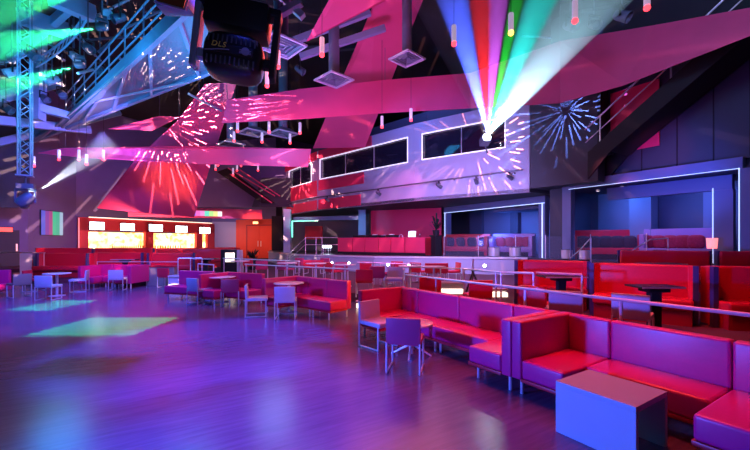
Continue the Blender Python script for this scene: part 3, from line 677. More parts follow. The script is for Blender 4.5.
# ---- tables
def make_round(key):
    z, r = {'low': (.50, .33), 'high': (.72, .36)}[key]
    t = thing('round_table', '', 'table')
    part('table_top', lambda b: lathe(b, [(0, z-.03), (r-.015, z-.03), (r, z-.02), (r, z-.006), (r-.008, z), (0, z)], n=36), 'white_top', t, True)
    part('column', lambda b: lathe(b, [(.035, .03), (.035, z-.06), (.1, z-.03)], n=14), 'chrome', t, True)
    if key == 'low':
        for i in range(4):
            a = math.pi/4+i*math.pi/2
            part('foot', lambda b: tube(b, (.03*math.cos(a), .03*math.sin(a), .16), (.30*math.cos(a), .30*math.sin(a), .012), .02, 8, .012), 'chrome', t)
    else:
        part('base', lambda b: lathe(b, [(0, 0), (.22, 0), (.22, .012), (.06, .035), (0, .04)], n=28), 'chrome', t, True)
    return t
rtable = Kind(make_round)
def tb(key, p, lab, z=0.0, group='round tables'): rtable(key, (p[0], p[1], z), 0, lab, group)
tb('low', (3.45, 4.42), 'low round white table inside the U shaped booth, between the plum and lilac chairs')
tb('high', pd(289, 9.0), 'round table top in front of the orange ended booth')
tb('high', pd(222, 10.55), 'high round table between the magenta and light blue chairs')
tb('high', pd(57, 11.75), 'purple lit round table near the photo edge below the projected stripes')
for px, d, lab in ((287, 13.2, 'pale round table behind the rail by the pale pillar'), (316, 12.9, 'pale round table behind the rail, below the row of stage wall lamps'), (345, 12.2, 'pale round table behind the rail end beside the lit aisle'), (410, 11.5, 'pale round table behind the open framed lilac chair'), (434, 11.2, 'pale round table in front of the close pair of red chairs'), (240, 14.6, 'round table behind the rail by the white lit cabinet')):
    tb('high', pd(px, d), lab, T1, 'round tables on the platform')
def make_rect(label, p, z, L, W, rz):
    t = thing('booth_table', label, 'table', (*p, z), rz, 'dark booth tables')
    part('table_top', lambda b: box(b, (0, 0, .735), (L, W, .03), bev=.008), 'black', t)
    part('pedestal', lambda b: (box(b, (0, 0, .37), (.16, .12, .7)), box(b, (0, 0, .68), (.34, .26, .06), bev=.01)), 'blackmat', t)
    part('base', lambda b: box(b, (0, 0, .012), (.45, .45, .022)), 'blackmat', t)
    part('edge_trim', lambda b: box(b, (0, -W/2-.003, .735), (L, .008, .026)), 'steel', t)
yaw = -0.566
make_rect('dark table at the tall banquette behind the blue chair', pd(561, 7.75), T1, .85, .5, yaw)
make_rect('long dark table at the tall banquette behind the lilac chair', pd(654, 6.0), T1, .68, .42, yaw)
make_rect('dark table in front of the upper banquette, only its bright edge showing', pd(660, 8.8), T2, .9, .5, yaw)
make_rect('dark table in front of the back row banquettes, by the square rail', pd(206, 15.9), T1, .9, .5, yaw)
make_rect('dark table behind the thin rail in front of the banquette under the bar screens', pd(125, 15.2), T1, 1.0, .3, -.57)
# cube table
t = thing('cube_table', 'grey waterfall cube table standing inside the corner booth', 'table', (3.44, 1.63, 0))
part('table_top', lambda b: box(b, (0, 0, .432), (.56, .64, .046), bev=.004), 'grey_table', t)
part('side_panel', lambda b: box(b, (-.258, 0, .2045), (.044, .64, .409), bev=.003), 'grey_table', t)
part('side_panel', lambda b: box(b, (.258, 0, .2045), (.044, .64, .409), bev=.003), 'grey_table', t)
# lit steps
def lit_step(label, p, rz, L, W, z0, h, glow, g2):
    t = thing('lit_step', label, 'step', (*p, z0), rz, 'steps with glowing bases')
    part('tread', lambda b: box(b, (0, 0, h-.02), (L, W, .04), bev=.005), 'white_top', t)
    part('riser', lambda b: box(b, (0, .02, (h+.12)/2), (L-.04, W-.06, h-.16)), 'grey_vinyl', t)
    part('base_light', lambda b: box(b, (0, -.02, .06), (L-.02, W-.06, .11)), 'striplight', t)
lit_step('white edged step with a glowing base beside the olive panel', pd(182, 14.0), yaw, .85, .4, 0, .45, 0, 0)
lit_step('pale step with a glowing base behind the U shaped booth', pd(446, 10.6), yaw, .95, .5, T1, .32, 0, 0)
lit_step('glowing step base under the black tripod, near the dark banquette post', pd(497, 9.9), yaw, .5, .3, T1, .22, 0, 0)
lit_step('low lit step in the aisle at the end of the orange ended booth', (4.98, 7.9), -1.4, 1.0, .35, 0, .2, 0, 0)
t = thing('side_panel_cabinet', 'olive panel box closing the platform end behind the red chair', 'cabinet', (*pd(163, 14.65), 0), yaw)
part('body', lambda b: box(b, (0, 0, .36), (1.05, .3, .72)), 'olive', t); part('cap', lambda b: box(b, (0, 0, .74), (1.1, .34, .04)), 'leather_dark', t)
t = thing('service_cabinet', 'dark cabinet with a bright white lit front by the red banquette end', 'cabinet', (*pd(231, 17.2), T1), yaw)
part('body', lambda b: box(b, (0, 0, .55), (.75, .5, 1.1), bev=.01), 'black', t)
part('lit_front', lambda b: box(b, (.05, -.26, .75), (.42, .02, .42)), 'striplight', t)
part('side_cloth', lambda b: box(b, (.45, -.1, .55), (.14, .4, 1.08), bev=.01), 'grey_vinyl', t)
t = thing('wall_divider', 'bright blue lit panel standing by the purple wall', 'divider', (*pd(26, 15.6), T1), -.1)
part('panel', lambda b: box(b, (0, 0, .5), (.38, .06, .96)), 'grey_vinyl', t); part('foot', lambda b: box(b, (0, 0, .02), (.42, .3, .04)), 'steel', t)
t = thing('wall_divider', 'dim blue panel beside the brighter blue one, next to the red banquette', 'divider', (*pd(38, 15.9), T1), -.1)
part('panel', lambda b: box(b, (0, 0, .5), (.3, .06, .96)), 'bluepanel', t); part('foot', lambda b: box(b, (0, 0, .02), (.34, .3, .04)), 'steel', t)
t = thing('potted_plant', 'dark round plant in front of the red double doors', 'plant', (*pd(253, 19.5), T1))
part('pot', lambda b: lathe(b, [(0, 0), (.2, 0), (.24, .5), (.2, .5), (0, .45)]), 'black', t, True)
def f(b):
    for i in range(60):
        a = random.uniform(0, 6.28); l = random.uniform(.2, .42); up = random.uniform(-.1, 1.3)
        p0 = Vector((0, 0, .5+random.uniform(0, .2))); p1 = p0+Vector((math.cos(a)*l, math.sin(a)*l, l*up)); w = Vector((-math.sin(a), math.cos(a), 0))*.06
        v = [b.verts.new(x) for x in (p0, (p0+p1)/2+w, p1, (p0+p1)/2-w)]; b.faces.new(v)
part('foliage', f, 'leaf', t)
t = thing('tripod_stand', 'black tripod stand with a pole in front of the lavender stage wall', 'stand', (*pd(473, 9.4), T1))
part('pole', lambda b: tube(b, (0, 0, .35), (0, 0, 1.0), .016), 'steel', t); part('hub', lambda b: tube(b, (0, 0, .66), (0, 0, .74), .035), 'black', t)
for a in (0.1, 2.2, 4.3):
    part('leg', lambda b: tube(b, (0, 0, .7), (.28*math.cos(a-.57), .28*math.sin(a-.57), .015), .022), 'black', t)
# ---- rails
def rail(label, pts, posts, z0, r=.022, mids=()):
    pts = [Vector(p) for p in pts]
    t = thing('guard_rail', label, 'rail', (pts[0].x, pts[0].y, z0), 0, 'steel guard rails')
    part('top_rail', lambda b: path(b, pts, r), 'steel', t, world=True)
    for m in mids: part('mid_rail', lambda b: path(b, [p-Vector((0, 0, m)) for p in pts], r*.7), 'steel', t, world=True)
    for p in posts: part('post', lambda b: tube(b, (p[0], p[1], z0), (p[0], p[1], p[2]), r*.9), 'steel', t, world=True)
L0, L1 = V2(5.02, 6.2), V2(5.02, 0)
def rl(px, z): p = onl(L0, L1, px)[0]; return Vector((p.x, p.y, z))
rail('long steel rail running behind the two biggest booth sofas', [rl(406, .97), rl(790, .99)], [rl(406.3, .97), rl(436, .97), rl(525, .98), rl(621, .98), rl(755, .98)], T1)
e0, e1 = pd(245, 12.9), V2(5.2, 8.9)
def rb(px): p = onl(e0, e1, px)[0]; return Vector((p.x, p.y, .93))
rail('steel rail behind the orange ended booth, ending at the lit aisle', [rb(245), rb(357)], [rb(246), rb(276), rb(333), rb(357)], T1)
rail('steel rail in front of the red doors, behind the middle booth', [(*pd(223, 16), 1.0), (*pd(300, 14.8), .93)], [(*pd(224, 16), 1.0), (*pd(240, 15.7), 1.0), (*pd(299, 14.8), .93)], T1)
rail('square steel rail beside the white edged step', [(*pd(178, 14.7), 1.05), (*pd(202, 15.0), 1.05)], [(*pd(178, 14.7), 1.05), (*pd(190.5, 14.85), 1.05), (*pd(202, 15.0), 1.05)], T1)
rail('short low steel rail behind the light blue chair by the middle booth', [(*pd(198, 13.7), .9), (*pd(214, 13.5), .87)], [(*pd(198, 13.7), .9), (*pd(213.6, 13.5), .87)], T1)
rail('thin steel rail in front of the banquette under the bar screens', [(*pd(97, 15.05), .9), (*pd(178, 14.95), .9)], [(*pd(97.3, 15.05), .9), (*pd(150, 14.97), .9)], T1, r=.018)
rail('thin steel rail along the purple side wall near the photo edge', [(*pd(-20, 16.6), 1.25), (*pd(45, 15.5), 1.25)], [(*pd(-19, 16.6), 1.25), (*pd(44, 15.5), 1.25)], T1, r=.018)
rail('steel rail around the tripod and the first tall banquette table', [(*pd(464, 9.0), 1.05), (*pd(500, 8.0), 1.05), (*pd(533.5, 6.9), 1.12)], [(*pd(464, 9.0), 1.05), (*pd(496, 8.1), 1.05), (*pd(501, 7.9), 1.05), (*pd(533.5, 6.9), 1.12)], T1)
rail('short steel rail with a post in front of the first banquette table', [(*pd(536, 7.0), 1.12), (*pd(582, 6.6), 1.12)], [(*pd(582, 6.6), 1.12)], T1)
rail('steel rail below the pink DJ desk, with two posts', [(*pd(357, 12.8), 1.0), (*pd(420, 12.2), .97)], [(*pd(374, 12.65), 1.0), (*pd(380.5, 12.6), .99), (*pd(403, 12.35), .98)], T1)
rail('steel rail in front of the close pair of red chairs below the stage', [(*pd(404, 12.0), .9), (*pd(464, 11.2), .9)], [(*pd(433.5, 11.6), .9), (*pd(440.5, 11.5), .9), (*pd(463, 11.2), .9)], T1)
# stage stair rails and stage rail
rail('sloping steel handrail climbing to the stage below the green lit beam', [(*pd(287, 20.6), .95), (*pd(305, 20.3), 1.9)], [(*pd(287.2, 20.6), .95)], T1, mids=(.35,))
rail('steel rail on the stage between the handrail and the DJ desk', [(*pd(305, 20.6), 1.95), (*pd(322, 20.9), 1.95), (*pd(338, 21.2), 1.95)], [(*pd(305.5, 20.6), 1.95), (*pd(316, 20.8), 1.95), (*pd(322, 20.9), 1.95)], ST, mids=(.4,))
def glassrail(label, a, c, z0, n):
    t = thing('glass_balustrade', label, 'balustrade', (*a, z0), 0, 'glass balustrades')
    part('glass_panel', lambda b: prism(b, [a, c, c+V2(.02, .01), a+V2(.02, .01)], z0+.02, z0+.93), 'glass', t, world=True)
    for i in range(n+1):
        p = a+(c-a)*i/n; part('post', lambda b: tube(b, (*p, z0), (*p, z0+1.0), .018), 'steel', t, world=True)
glassrail('glass balustrade on the stage edge in front of the silver drum tables', pd(444, 18.2), pd(556, 16.1), ST, 3)
glassrail('glass balustrade at the alcove beside the stairs, with steel posts', V2(14.5, 9.4), V2(14.5, 5.7), ST, 2)
rail('bent steel handrail stepping down from the alcove, by the silver drum', [(*pd(629, 12.4), 1.35), (*pd(650, 12.3), 1.78), (*pd(668, 12.3), 1.82)], [(*pd(668, 12.3), 1.82)], T2, r=.02)
rail('short slanted handrail below the red alcove sofa', [(*pd(570, 13.6), 1.1), (*pd(581, 13.6), 1.45), (*pd(591, 13.6), 1.86)], [(*pd(591, 13.6), 1.86)], T1, r=.02)

# ---- alcove sofas, cushions, drums
def make_couch(label, p0, p1, z, h, m, arms=(1, 1)):
    L = (p1-p0).length; t = thing('lounge_sofa', label, 'sofa', (*p0, z), rzof(p1-p0), 'lounge sofas in the alcoves')
    part('backrest', lambda b: box(b, (-.1, L/2, h/2), (.2, L, h), bev=.04), m, t, True)
    part('seat', lambda b: box(b, (-.5, L/2, .34), (.62, L-.02, .26), bev=.04), m, t, True)
    part('base', lambda b: box(b, (-.45, L/2, .10), (.6, L-.06, .2)), 'blackmat', t)
    for i, y in enumerate((.09, L-.09)):
        if arms[i]: part('arm', lambda b: box(b, (-.42, y, .36 if h < 1.1 else .5), (.74, .18, .72 if h < 1.1 else .98), bev=.03), m, t, True)
    return t
def cushion(label, p, z, rz, m, group, s=.42):
    def f(b):
        bmesh.ops.create_uvsphere(b, u_segments=16, v_segments=10, radius=.5)
        for v in b.verts:
            x, y, zz = v.co
            k = lambda a: math.copysign(abs(a*2)**.55, a)/2
            v.co = Vector((y*.32, k(x)*1.0, k(zz)*1.0))*s
    bm = bmesh.new(); f(bm); o = obj('cushion', bm, m, None, True)
    o.location = (p[0], p[1], z); o.rotation_euler = (0, -.2, rz); tag(o, label, 'cushion', group); return o
def couch_with(label, pl, dl, pr, dr, z, h, m, cm, n, clab, cgroup, s=.42, a0=.12, a1=.88, arms=(1, 1), cl=None):
    p0, p1 = pd(pr, dr), pd(pl, dl)
    make_couch(label, p0, p1, z, h, m, arms); r = rzof(p1-p0); e = (p1-p0).normalized(); nx = Vector((-e.y, e.x))
    for i in range(n):
        q = p0+(p1-p0)*(a0+(a1-a0)*i/(n-1))+nx*.38
        cushion(clab[n-1-i], q, z+.475+s*.46, r+random.uniform(-.3, .3), cm, cgroup, s)
ordn = ['first', 'second', 'third', 'fourth', 'fifth', 'sixth']
couch_with('dark red lounge sofa with black cushions on the stage by the DJ wall', 447, 20.6, 491, 19.4, ST, 1.12, 'leather_dark', 'cushion_black', 4, ['black cushion on the dark red stage sofa, %s from the pink wall' % ordn[i] for i in range(4)], 'black cushions on the stage sofa', .5)
couch_with('lavender lounge sofa with red cushions on the stage, behind the silver drums', 494, 19.4, 536, 18.2, ST, 1.12, 'violet_leather', 'cushion_red', 4, ['red cushion on the lavender stage sofa, %s from the black cushions' % ordn[i] for i in range(4)], 'red cushions on the stage sofa', .5, .15, .78)
couch_with('red lounge sofa with black cushions in the alcove below the balcony box', 572, 16.0, 641, 14.9, ST, 1.2, 'leather_red', 'cushion_black', 5, ['black cushion on the red alcove sofa, %s from the glass balustrade' % ordn[i] for i in range(5)], 'black cushions on the alcove sofa', .5, .18, .84, arms=(1, 1))
couch_with('violet lounge sofa with red cushions in the alcove under the inner lit frame', 645, 14.6, 722, 12.9, ST, 1.2, 'violet_leather', 'cushion_red', 5, ['red cushion on the violet alcove sofa, %s from the red sofa' % ordn[i] for i in range(5)], 'red cushions on the alcove sofa', .5, .28, .93)
def drum(label, p, z, s=1.0):
    t = thing('drum_table', label, 'drum table', (*p, z), 0, 'silver drum tables')
    part('shell', lambda b: lathe(b, [(.23*s, .03), (.25*s, .05), (.25*s, .44*s), (.23*s, .46*s)], n=26), 'chrome', t, True)
    part('top', lambda b: lathe(b, [(0, .47*s), (.24*s, .47*s), (.24*s, .45*s), (0, .45*s)], n=26), 'black', t)
    part('foot', lambda b: lathe(b, [(0, 0), (.2*s, 0), (.2*s, .04), (0, .04)], n=20), 'black', t)
drum('silver drum table on the stage, the one nearer the DJ wall', pd(494, 17.2), ST+.001)
drum('silver drum table on the stage, the one nearer the lit frame post', pd(515, 17.0), ST+.001)
drum('blue lit drum table behind the alcove glass, farther from the red sofa', pd(567, 14.9), ST, .85)
drum('blue lit drum table behind the alcove glass, beside the slanted handrail', pd(585, 14.3), ST, .85)
drum('bright silver drum in front of the red alcove sofa end', pd(626, 13.3), ST, .9)
drum('bright silver drum in front of the violet alcove sofa', pd(661, 12.75), ST, .9)
p = pd(712, 11.4)
t = thing('table_lamp', 'small pink glowing table lamp above the upper banquette post', 'lamp', (*p, ST))
part('base', lambda b: lathe(b, [(0, 0), (.09, 0), (.09, .02), (.015, .05), (.015, .34), (0, .34)], n=16), 'black', t, True)
part('shade', lambda b: lathe(b, [(.12, .50), (.14, .82), (0, .82)], n=20), 'lampshade', t, True)
part('stem', lambda b: tube(b, (0, 0, .3), (0, 0, .8), .012), 'black', t)
# a side board on the stage behind the hall rail
p = pd(327, 22.4)
t = thing('lounge_chair', 'white glowing stool behind the stage rail below the hall panel', 'stool', (*p, ST)); part('seat', lambda b: box(b, (0, 0, .42), (.42, .42, .14), bev=.03), 'screen_white', t); part('leg_frame', lambda b: [tube(b, (x, y, 0), (x, y, .36), .02) for x in (-.16, .16) for y in (-.16, .16)], 'chrome', t)  # brightness put into the seat as a glow of its own
# wall lamps on the stage front
def stagept(px):
    for A, B in ((V2(14.4, 10.2), V2(9.5, 15)), (V2(9.5, 15), V2(7.5, 19.5)), (V2(7.5, 19.5), V2(8, 27))):
        p, d = onl(A, B, px); u = (p-A).dot(B-A)/(B-A).length_squared
        if 0 <= u <= 1: return p, d, A, B
for px, lab in ((299, 'round wall lamp on the stage front by the pale pillar'), (333, 'round wall lamp on the stage front below the far end of the DJ desk'), (350, 'round wall lamp on the stage front above the lit aisle'), (388, 'round wall lamp on the stage front between the two red chairs below the DJ desk'),
                (409, 'round wall lamp on the stage front beside the row of red chairs'), (458, 'round wall lamp on the stage front between the red chairs and the tripod'), (484.5, 'round wall lamp on the stage front past the tripod')):
    p, d, A, B = stagept(px); e = (B-A).normalized(); n = Vector((e.y, -e.x)); n = n if n.dot(-p) > 0 else -n
    t = thing('wall_lamp', lab, 'wall lamp', (*(p+n*.045), .64), math.atan2(n.x, -n.y), 'round lamps on the stage front')
    mx = Matrix.Rotation(math.pi/2, 4, 'X')
    part('bezel', lambda b: lathe(b, [(.0, 0), (.085, 0), (.085, .03), (.06, .045)], (0, 0, 0), 18, mx), 'steel', t, True)
    part('lens', lambda b: lathe(b, [(.06, .03), (.04, .055), (0, .06)], (0, 0, 0), 16, mx), 'sconce', t, True)
    pass
#PART4
# ================================================================ STAIRCASE
t = thing('staircase', 'dark staircase rising from the balcony landing along the side wall', 'staircase', (13.9, 7.0, 4.8))
SL = (7.55-4.75)/4.0
def zs(y): return 4.75+(7.0-y)*SL
part('stringer', lambda b: slab(b, [(13.3, 7.0, zs(7)+.1), (13.3, 1.0, zs(1)+.1), (13.3, 1.0, zs(1)-.55), (13.3, 6.3, zs(6.3)-.55), (13.3, 7.0, 3.9)], .08), 'blackmat', t, world=True)
part('stringer', lambda b: slab(b, [(14.5, 7.0, zs(7)+.1), (14.5, 1.0, zs(1)+.1), (14.5, 1.0, zs(1)-.55), (14.5, 6.3, zs(6.3)-.55), (14.5, 7.0, 3.9)], .08), 'blackmat', t, world=True)
part('underside', lambda b: slab(b, [(13.3, 6.3, zs(6.3)-.5), (14.5, 6.3, zs(6.3)-.5), (14.5, 1.0, zs(1)-.5), (13.3, 1.0, zs(1)-.5)], .05), 'blackmat', t, world=True)
for i in range(14):
    y = 6.85-i*.4
    part('tread', lambda b: box(b, (13.9, y, zs(y)+.02), (1.16, .30, .05)), 'darkwall', t, world=True)
for nm, dz in (('handrail', .98), ('mid_rail', .52)):
    part(nm, lambda b: tube(b, (13.3, 7.1, zs(7.1)+dz), (13.3, 1.0, zs(1)+dz), .028 if dz > .9 else .02), 'steel', t, world=True)
for y in (6.6, 4.6, 2.6):
    part('post', lambda b: tube(b, (13.3, y, zs(y)-.1), (13.3, y, zs(y)+.98), .025), 'steel', t, world=True)
struct('wall_stair_red', lambda b: box(b, (14.55, 6.1, 6.0), (.06, 1.5, 2.2)), 'redwall')
struct('trim_landing_post', lambda b: box(b, (13.93, 6.93, 6.1), (.1, .1, 2.9)), 'blackmat')
# stair seen through the opening above the bar
t = thing('upper_staircase', 'dark stair with pink lit rails in the upper opening over the red doors', 'staircase', at(262, 205, 27))
part('stringer', lambda b: slab(b, [at(217, 172, 27), at(262, 203, 27), at(275, 203, 27), at(228, 168, 27)], .1), 'blackmat', t, world=True)
for q in ((228, 168, 275, 196), (230, 174, 272, 203), (240, 170, 280, 196)):
    part('rail', lambda b: tube(b, at(q[0], q[1], 26.8), at(q[2], q[3], 26.8), .04), 'sail', t, world=True)
struct('wall_upper_back', lambda b: slab(b, [at(205, 166, 28.5), at(292, 166, 28.5), at(292, 207, 28.5), at(186, 207, 28.5)], .1), 'purplewall')
struct('wall_upper_dark', lambda b: slab(b, [at(262, 178, 27.6), at(292, 178, 27.6), at(292, 207, 27.6), at(252, 207, 27.6)], .1), 'darkwall')  # dark sheet standing in for the shaded hallway opening
# ================================================================ CATWALK, TRUSS
CW = 7.0
cA, cB, cC, cD = at(196, -2, FP*(CW-H)/244), at(66, 121, FP*(CW-H)/121), at(8, 150, FP*(CW-H)/92), at(228, 62, FP*(CW-H)/180)
t = thing('catwalk', 'blue lit steel catwalk with a grated deck and railing under the roof', 'catwalk', cB)
part('deck', lambda b: slab(b, [cA, cB, cC, cD], .05), 'duct', t, world=True)
def rbox(b, a, c, w, h):
    d = (c-a).normalized(); vs = bmesh.ops.create_cube(b, size=1)['verts']
    bmesh.ops.transform(b, matrix=Matrix.Translation((a+c)/2) @ d.to_track_quat('Y', 'Z').to_matrix().to_4x4() @ Matrix.Diagonal((w, (c-a).length, h, 1)), verts=vs)
part('edge_beam', lambda b: rbox(b, cA, cB, .12, .38), 'steelblue', t, world=True)
part('edge_beam', lambda b: rbox(b, cD, cC, .12, .30), 'steelblue', t, world=True)
for i in range(7):
    u = (i+.5)/7; a = cA.lerp(cB, u)-Vector((0, 0, .08)); c = cD.lerp(cC, u)-Vector((0, 0, .08))
    part('cross_beam', lambda b: rbox(b, a, c, .09, .12), 'steelblue', t, world=True)
part('brace', lambda b: rbox(b, cA.lerp(cB, .25)-Vector((0, 0, .12)), cD.lerp(cC, .75)-Vector((0, 0, .12)), .06, .06), 'fixture_pale', t, world=True)
part('brace', lambda b: rbox(b, cA.lerp(cB, .7)-Vector((0, 0, .14)), cD.lerp(cC, .1)-Vector((0, 0, .14)), .06, .06), 'fixture_pale', t, world=True)
for dz in (.45, .8, 1.15):
    part('rail', lambda b: tube(b, cA+Vector((0, 0, dz)), cB+Vector((0, 0, dz)), .025), 'steelblue', t, world=True)
for i in range(9):
    p = cA.lerp(cB, i/8); part('post', lambda b: tube(b, p, p+Vector((0, 0, 1.17)), .022), 'steelblue', t, world=True)
for q in (cA.lerp(cB, .1), cA.lerp(cB, .9), cD.lerp(cC, .15), cD.lerp(cC, .85)):
    part('hanger', lambda b: tube(b, q, (q.x, q.y, CEIL), .025), 'fixture', t, world=True)
# truss column
def truss(b, p, z0, z1, w, r=.025):
    cs = [(p.x+w/2*i, p.y+w/2*j) for i, j in ((-1, -1), (1, -1), (1, 1), (-1, 1))]
    for c in cs: tube(b, (*c, z0), (*c, z1), r, 6)
    z = z0; k = 0
    while z < z1-.1:
        zz = min(z+w, z1)
        for i in range(4):
            a, c = cs[i], cs[(i+1) % 4]
            if k % 2: a, c = c, a
            tube(b, (*a, z), (*c, zz), r*.6, 5)
        z = zz; k += 1
pt = pd(25, 12.0)
t = thing('truss_column', 'vertical blue lit truss hanging beside the purple side wall', 'truss', (*pt, 3.9))
part('truss_frame', lambda b: truss(b, pt, 3.85, CEIL, .3), 'steelblue', t, world=True)
part('end_plate', lambda b: box(b, (*pt, 3.83), (.4, .4, .04)), 'steelblue', t, world=True)
def arc_pts(pts, n=14):
    out = []
    for i in range(n+1):
        u = i/n; a = pts[0].lerp(pts[1], u); c = pts[1].lerp(pts[2], u); out.append(a.lerp(c, u))
    return out
ap = arc_pts([at(36, 67, 13.2), at(76, 46, 12.7), at(90, 12, 12.2)])
t = thing('curved_truss', 'curved blue truss arc under the roof among the green beams', 'truss', ap[0])
part('chord', lambda b: path(b, ap, .035, 6), 'steelblue', t, world=True)
part('chord', lambda b: path(b, [p+Vector((0, 0, .28)) for p in ap], .035, 6), 'steelblue', t, world=True)
part('web', lambda b: [tube(b, ap[i], ap[i+1]+Vector((0, 0, .28)), .018, 5) for i in range(len(ap)-1)], 'steelblue', t, world=True)
for i in (1, 7, 13): part('hanger', lambda b: tube(b, ap[i], (ap[i].x, ap[i].y, CEIL), .012, 5), 'fixture', t, world=True)
# moving heads
def moving_head(name, label, p, aim, s, lens, hang=None, group=None, emb='fixture'):
    t = thing(name, label, 'stage light', p, 0, group)
    q = aim.normalized().to_track_quat('Z', 'Y').to_matrix().to_4x4()
    part('head', lambda b: lathe(b, [(0, -.26*s), (.12*s, -.26*s), (.19*s, -.16*s), (.20*s, .1*s), (.17*s, .24*s), (.15*s, .25*s), (.14*s, .2*s), (0, .2*s)], (0, 0, 0), 20, q), emb, t, True)
    part('lens', lambda b: lathe(b, [(.135*s, .21*s), (.08*s, .245*s), (0, .25*s)], (0, 0, 0), 18, q), lens, COL.objects[-1], True)
    part('yoke', lambda b: (box(b, (-.25*s, 0, .12*s), (.06*s, .12*s, .42*s), bev=.01), box(b, (.25*s, 0, .12*s), (.06*s, .12*s, .42*s), bev=.01), box(b, (0, 0, .33*s), (.56*s, .14*s, .06*s), bev=.01)), emb, t)
    part('base', lambda b: box(b, (0, 0, .45*s), (.46*s, .34*s, .18*s), bev=.02), emb, t)
    if hang is not None:
        part('hanger', lambda b: tube(b, (0, 0, .5*s), (0, 0, hang-p.z), .022), 'fixture', t)
    return t
pm = at(29, 200, 12.0); pm = Vector((pt.x+.02, pt.y-.02, pm.z))
LHEAD = pm
moving_head('moving_head', 'moving head light under the vertical truss, throwing the white beam', pm, at(98, 152, 13.2)-pm, .95, 'whitelens', 3.83)
GH = [(at(102, 27, 10.5), 'green moving head beside the curved truss, sending the middle green beam'), (at(80, 65, 12.0), 'green moving head below the curved truss, sending the lowest green beam'), (at(96, -12, 9.5), 'green moving head at the top photo edge, sending the highest green beam')]
for p, lab in GH:
    moving_head('moving_head', lab, p, Vector((*(-R_), -.12))+Vector((*F_, 0))*-.15, .55, 'greenlens', CEIL, 'green moving heads')
# the big black fixture at the top
HB = Vector((*pd(235, 5.3), 0)); hz = zat(60, 5.3)
rz_ = yaw+.18
t = BIGHEAD = thing('moving_head', 'huge black moving head hanging close overhead with yellow lettering on its housing', 'stage light', (HB.x, HB.y, hz), rz_)
def f(b):
    bmesh.ops.create_uvsphere(b, u_segments=32, v_segments=18, radius=1)
    k = lambda a, e: math.copysign(abs(a)**e, a)
    for v in b.verts:
        x, y, z = v.co; v.co = Vector((k(x, .5)*.40, k(y, .6)*.30, k(z, .62)*.30))
part('housing', f, 'black', t, True)
for x in [-.30+.06*i for i in range(11)]:
    for zz in (.135, -.15): part('cooling_fin', lambda b: box(b, (x, -.268+abs(x)*.08, zz), (.020, .08, .10), bev=.004), 'fixture', t)
part('side_label', lambda b: box(b, (-.02, -.293, -.005), (.62, .03, .125), bev=.012), 'blackmat', t)
def f(b):                                        # swoosh beside the lettering
    pts = []
    for i in range(13):
        u = i/12; x = -.32+.30*u; zz = .045*math.sin(u*1.6); pts.append((x, -.312, -.062+zz*.6+.02*u))
    for a, c in zip(pts, pts[1:]): box(b, ((a[0]+c[0])/2, -.310, (a[2]+c[2])/2), (.03, .006, .014), ry=-math.atan2(c[2]-a[2], c[0]-a[0]))
part('printed_swoosh', f, 'greyprint', t)
part('printed_disc', lambda b: (lathe(b, [(0, 0), (.055, 0), (.055, .006), (0, .006)], (.19, -.306, -.0), 24, Matrix.Rotation(math.pi/2, 4, 'X')), [box(b, (.19, -.312, z), (.15, .005, .009)) for z in (-.03, -.01, .012)]), 'greyprint', t)
cu = bpy.data.curves.new('lettering', 'FONT'); cu.body = 'DLS'; cu.size = .10; cu.extrude = .004; cu.shear = .2; cu.space_character = 1.15
tmp = bpy.data.objects.new('tmp', cu); COL.objects.link(tmp); bpy.context.view_layer.update()
me = bpy.data.meshes.new_from_object(tmp.evaluated_get(bpy.context.evaluated_depsgraph_get())); bpy.data.objects.remove(tmp); bpy.data.curves.remove(cu)
me.transform(Matrix.Translation((-.25, -.315, .005)) @ Matrix.Rotation(math.pi/2, 4, 'X')); me.materials.clear(); me.materials.append(M['yellow']); me.name = 'lettering'
o = bpy.data.objects.new('lettering', me); COL.objects.link(o); o.parent = t
for sx in (-1, 1):
    part('yoke_arm', lambda b: (box(b, (sx*.53, .0, .24), (.09, .24, .9), bev=.03), box(b, (sx*.45, 0, 0), (.14, .13, .13), bev=.02)), 'steelblue' if sx < 0 else 'blackmat', t)  # left arm's blue light put into its paint, right arm blackened
part('yoke_bridge', lambda b: box(b, (0, 0, .72), (1.16, .24, .12), bev=.03), 'black', t)
part('base', lambda b: box(b, (0, 0, .56), (.86, .5, .42), bev=.08), 'black', t, True)
part('glass_panel', lambda b: box(b, (.28, -.24, .16), (.1, .03, .09), bev=.01, rz=.3), 'bluepanel', t)
part('mount_pole', lambda b: tube(b, (0, 0, .7), (0, 0, CEIL-hz), .05), 'fixture', t)
BIGHEAD.rotation_euler = (0, .10, rz_)
# bare aluminium trusses by the big fixture
for (a, c, lab) in ((at(255, 28, 6.5), at(301, 2, 6.2), 'pale aluminium bar beside the huge black moving head'), (at(276, -8, 6.3), at(303, 17, 6.3), 'shorter aluminium bar crossing near the square vent')):
    t = thing('lighting_bar', lab, 'bar', a)
    part('tube', lambda b: rbox(b, a, c, .11, .11), 'fixture_pale', t, world=True)
    part('end_cap', lambda b: rbox(b, a-(c-a).normalized()*.05, a, .14, .14), 'steel', t, world=True)
    part('hanger', lambda b: tube(b, a.lerp(c, .6), (*a.lerp(c, .6).xy, CEIL), .015), 'fixture', t, world=True)
p = at(172, 5, 6.0)
t = thing('lantern_light', 'blue cased light with an amber glass front at the catwalk top', 'stage light', p, yaw)
part('case', lambda b: box(b, (0, .12, .12), (.5, .3, .3), bev=.03), 'steelblue', t, True)
part('amber_glass', lambda b: slab(b, [(-.22, -.06, .02), (.22, -.06, -.10), (.26, -.02, .16), (-.2, -.02, .24)], .03), 'amberglass', t)
part('rim', lambda b: path(b, [(-.24, -.07, .01), (.24, -.07, -.12), (.29, -.02, .17)], .018), 'fixture_pale', t)
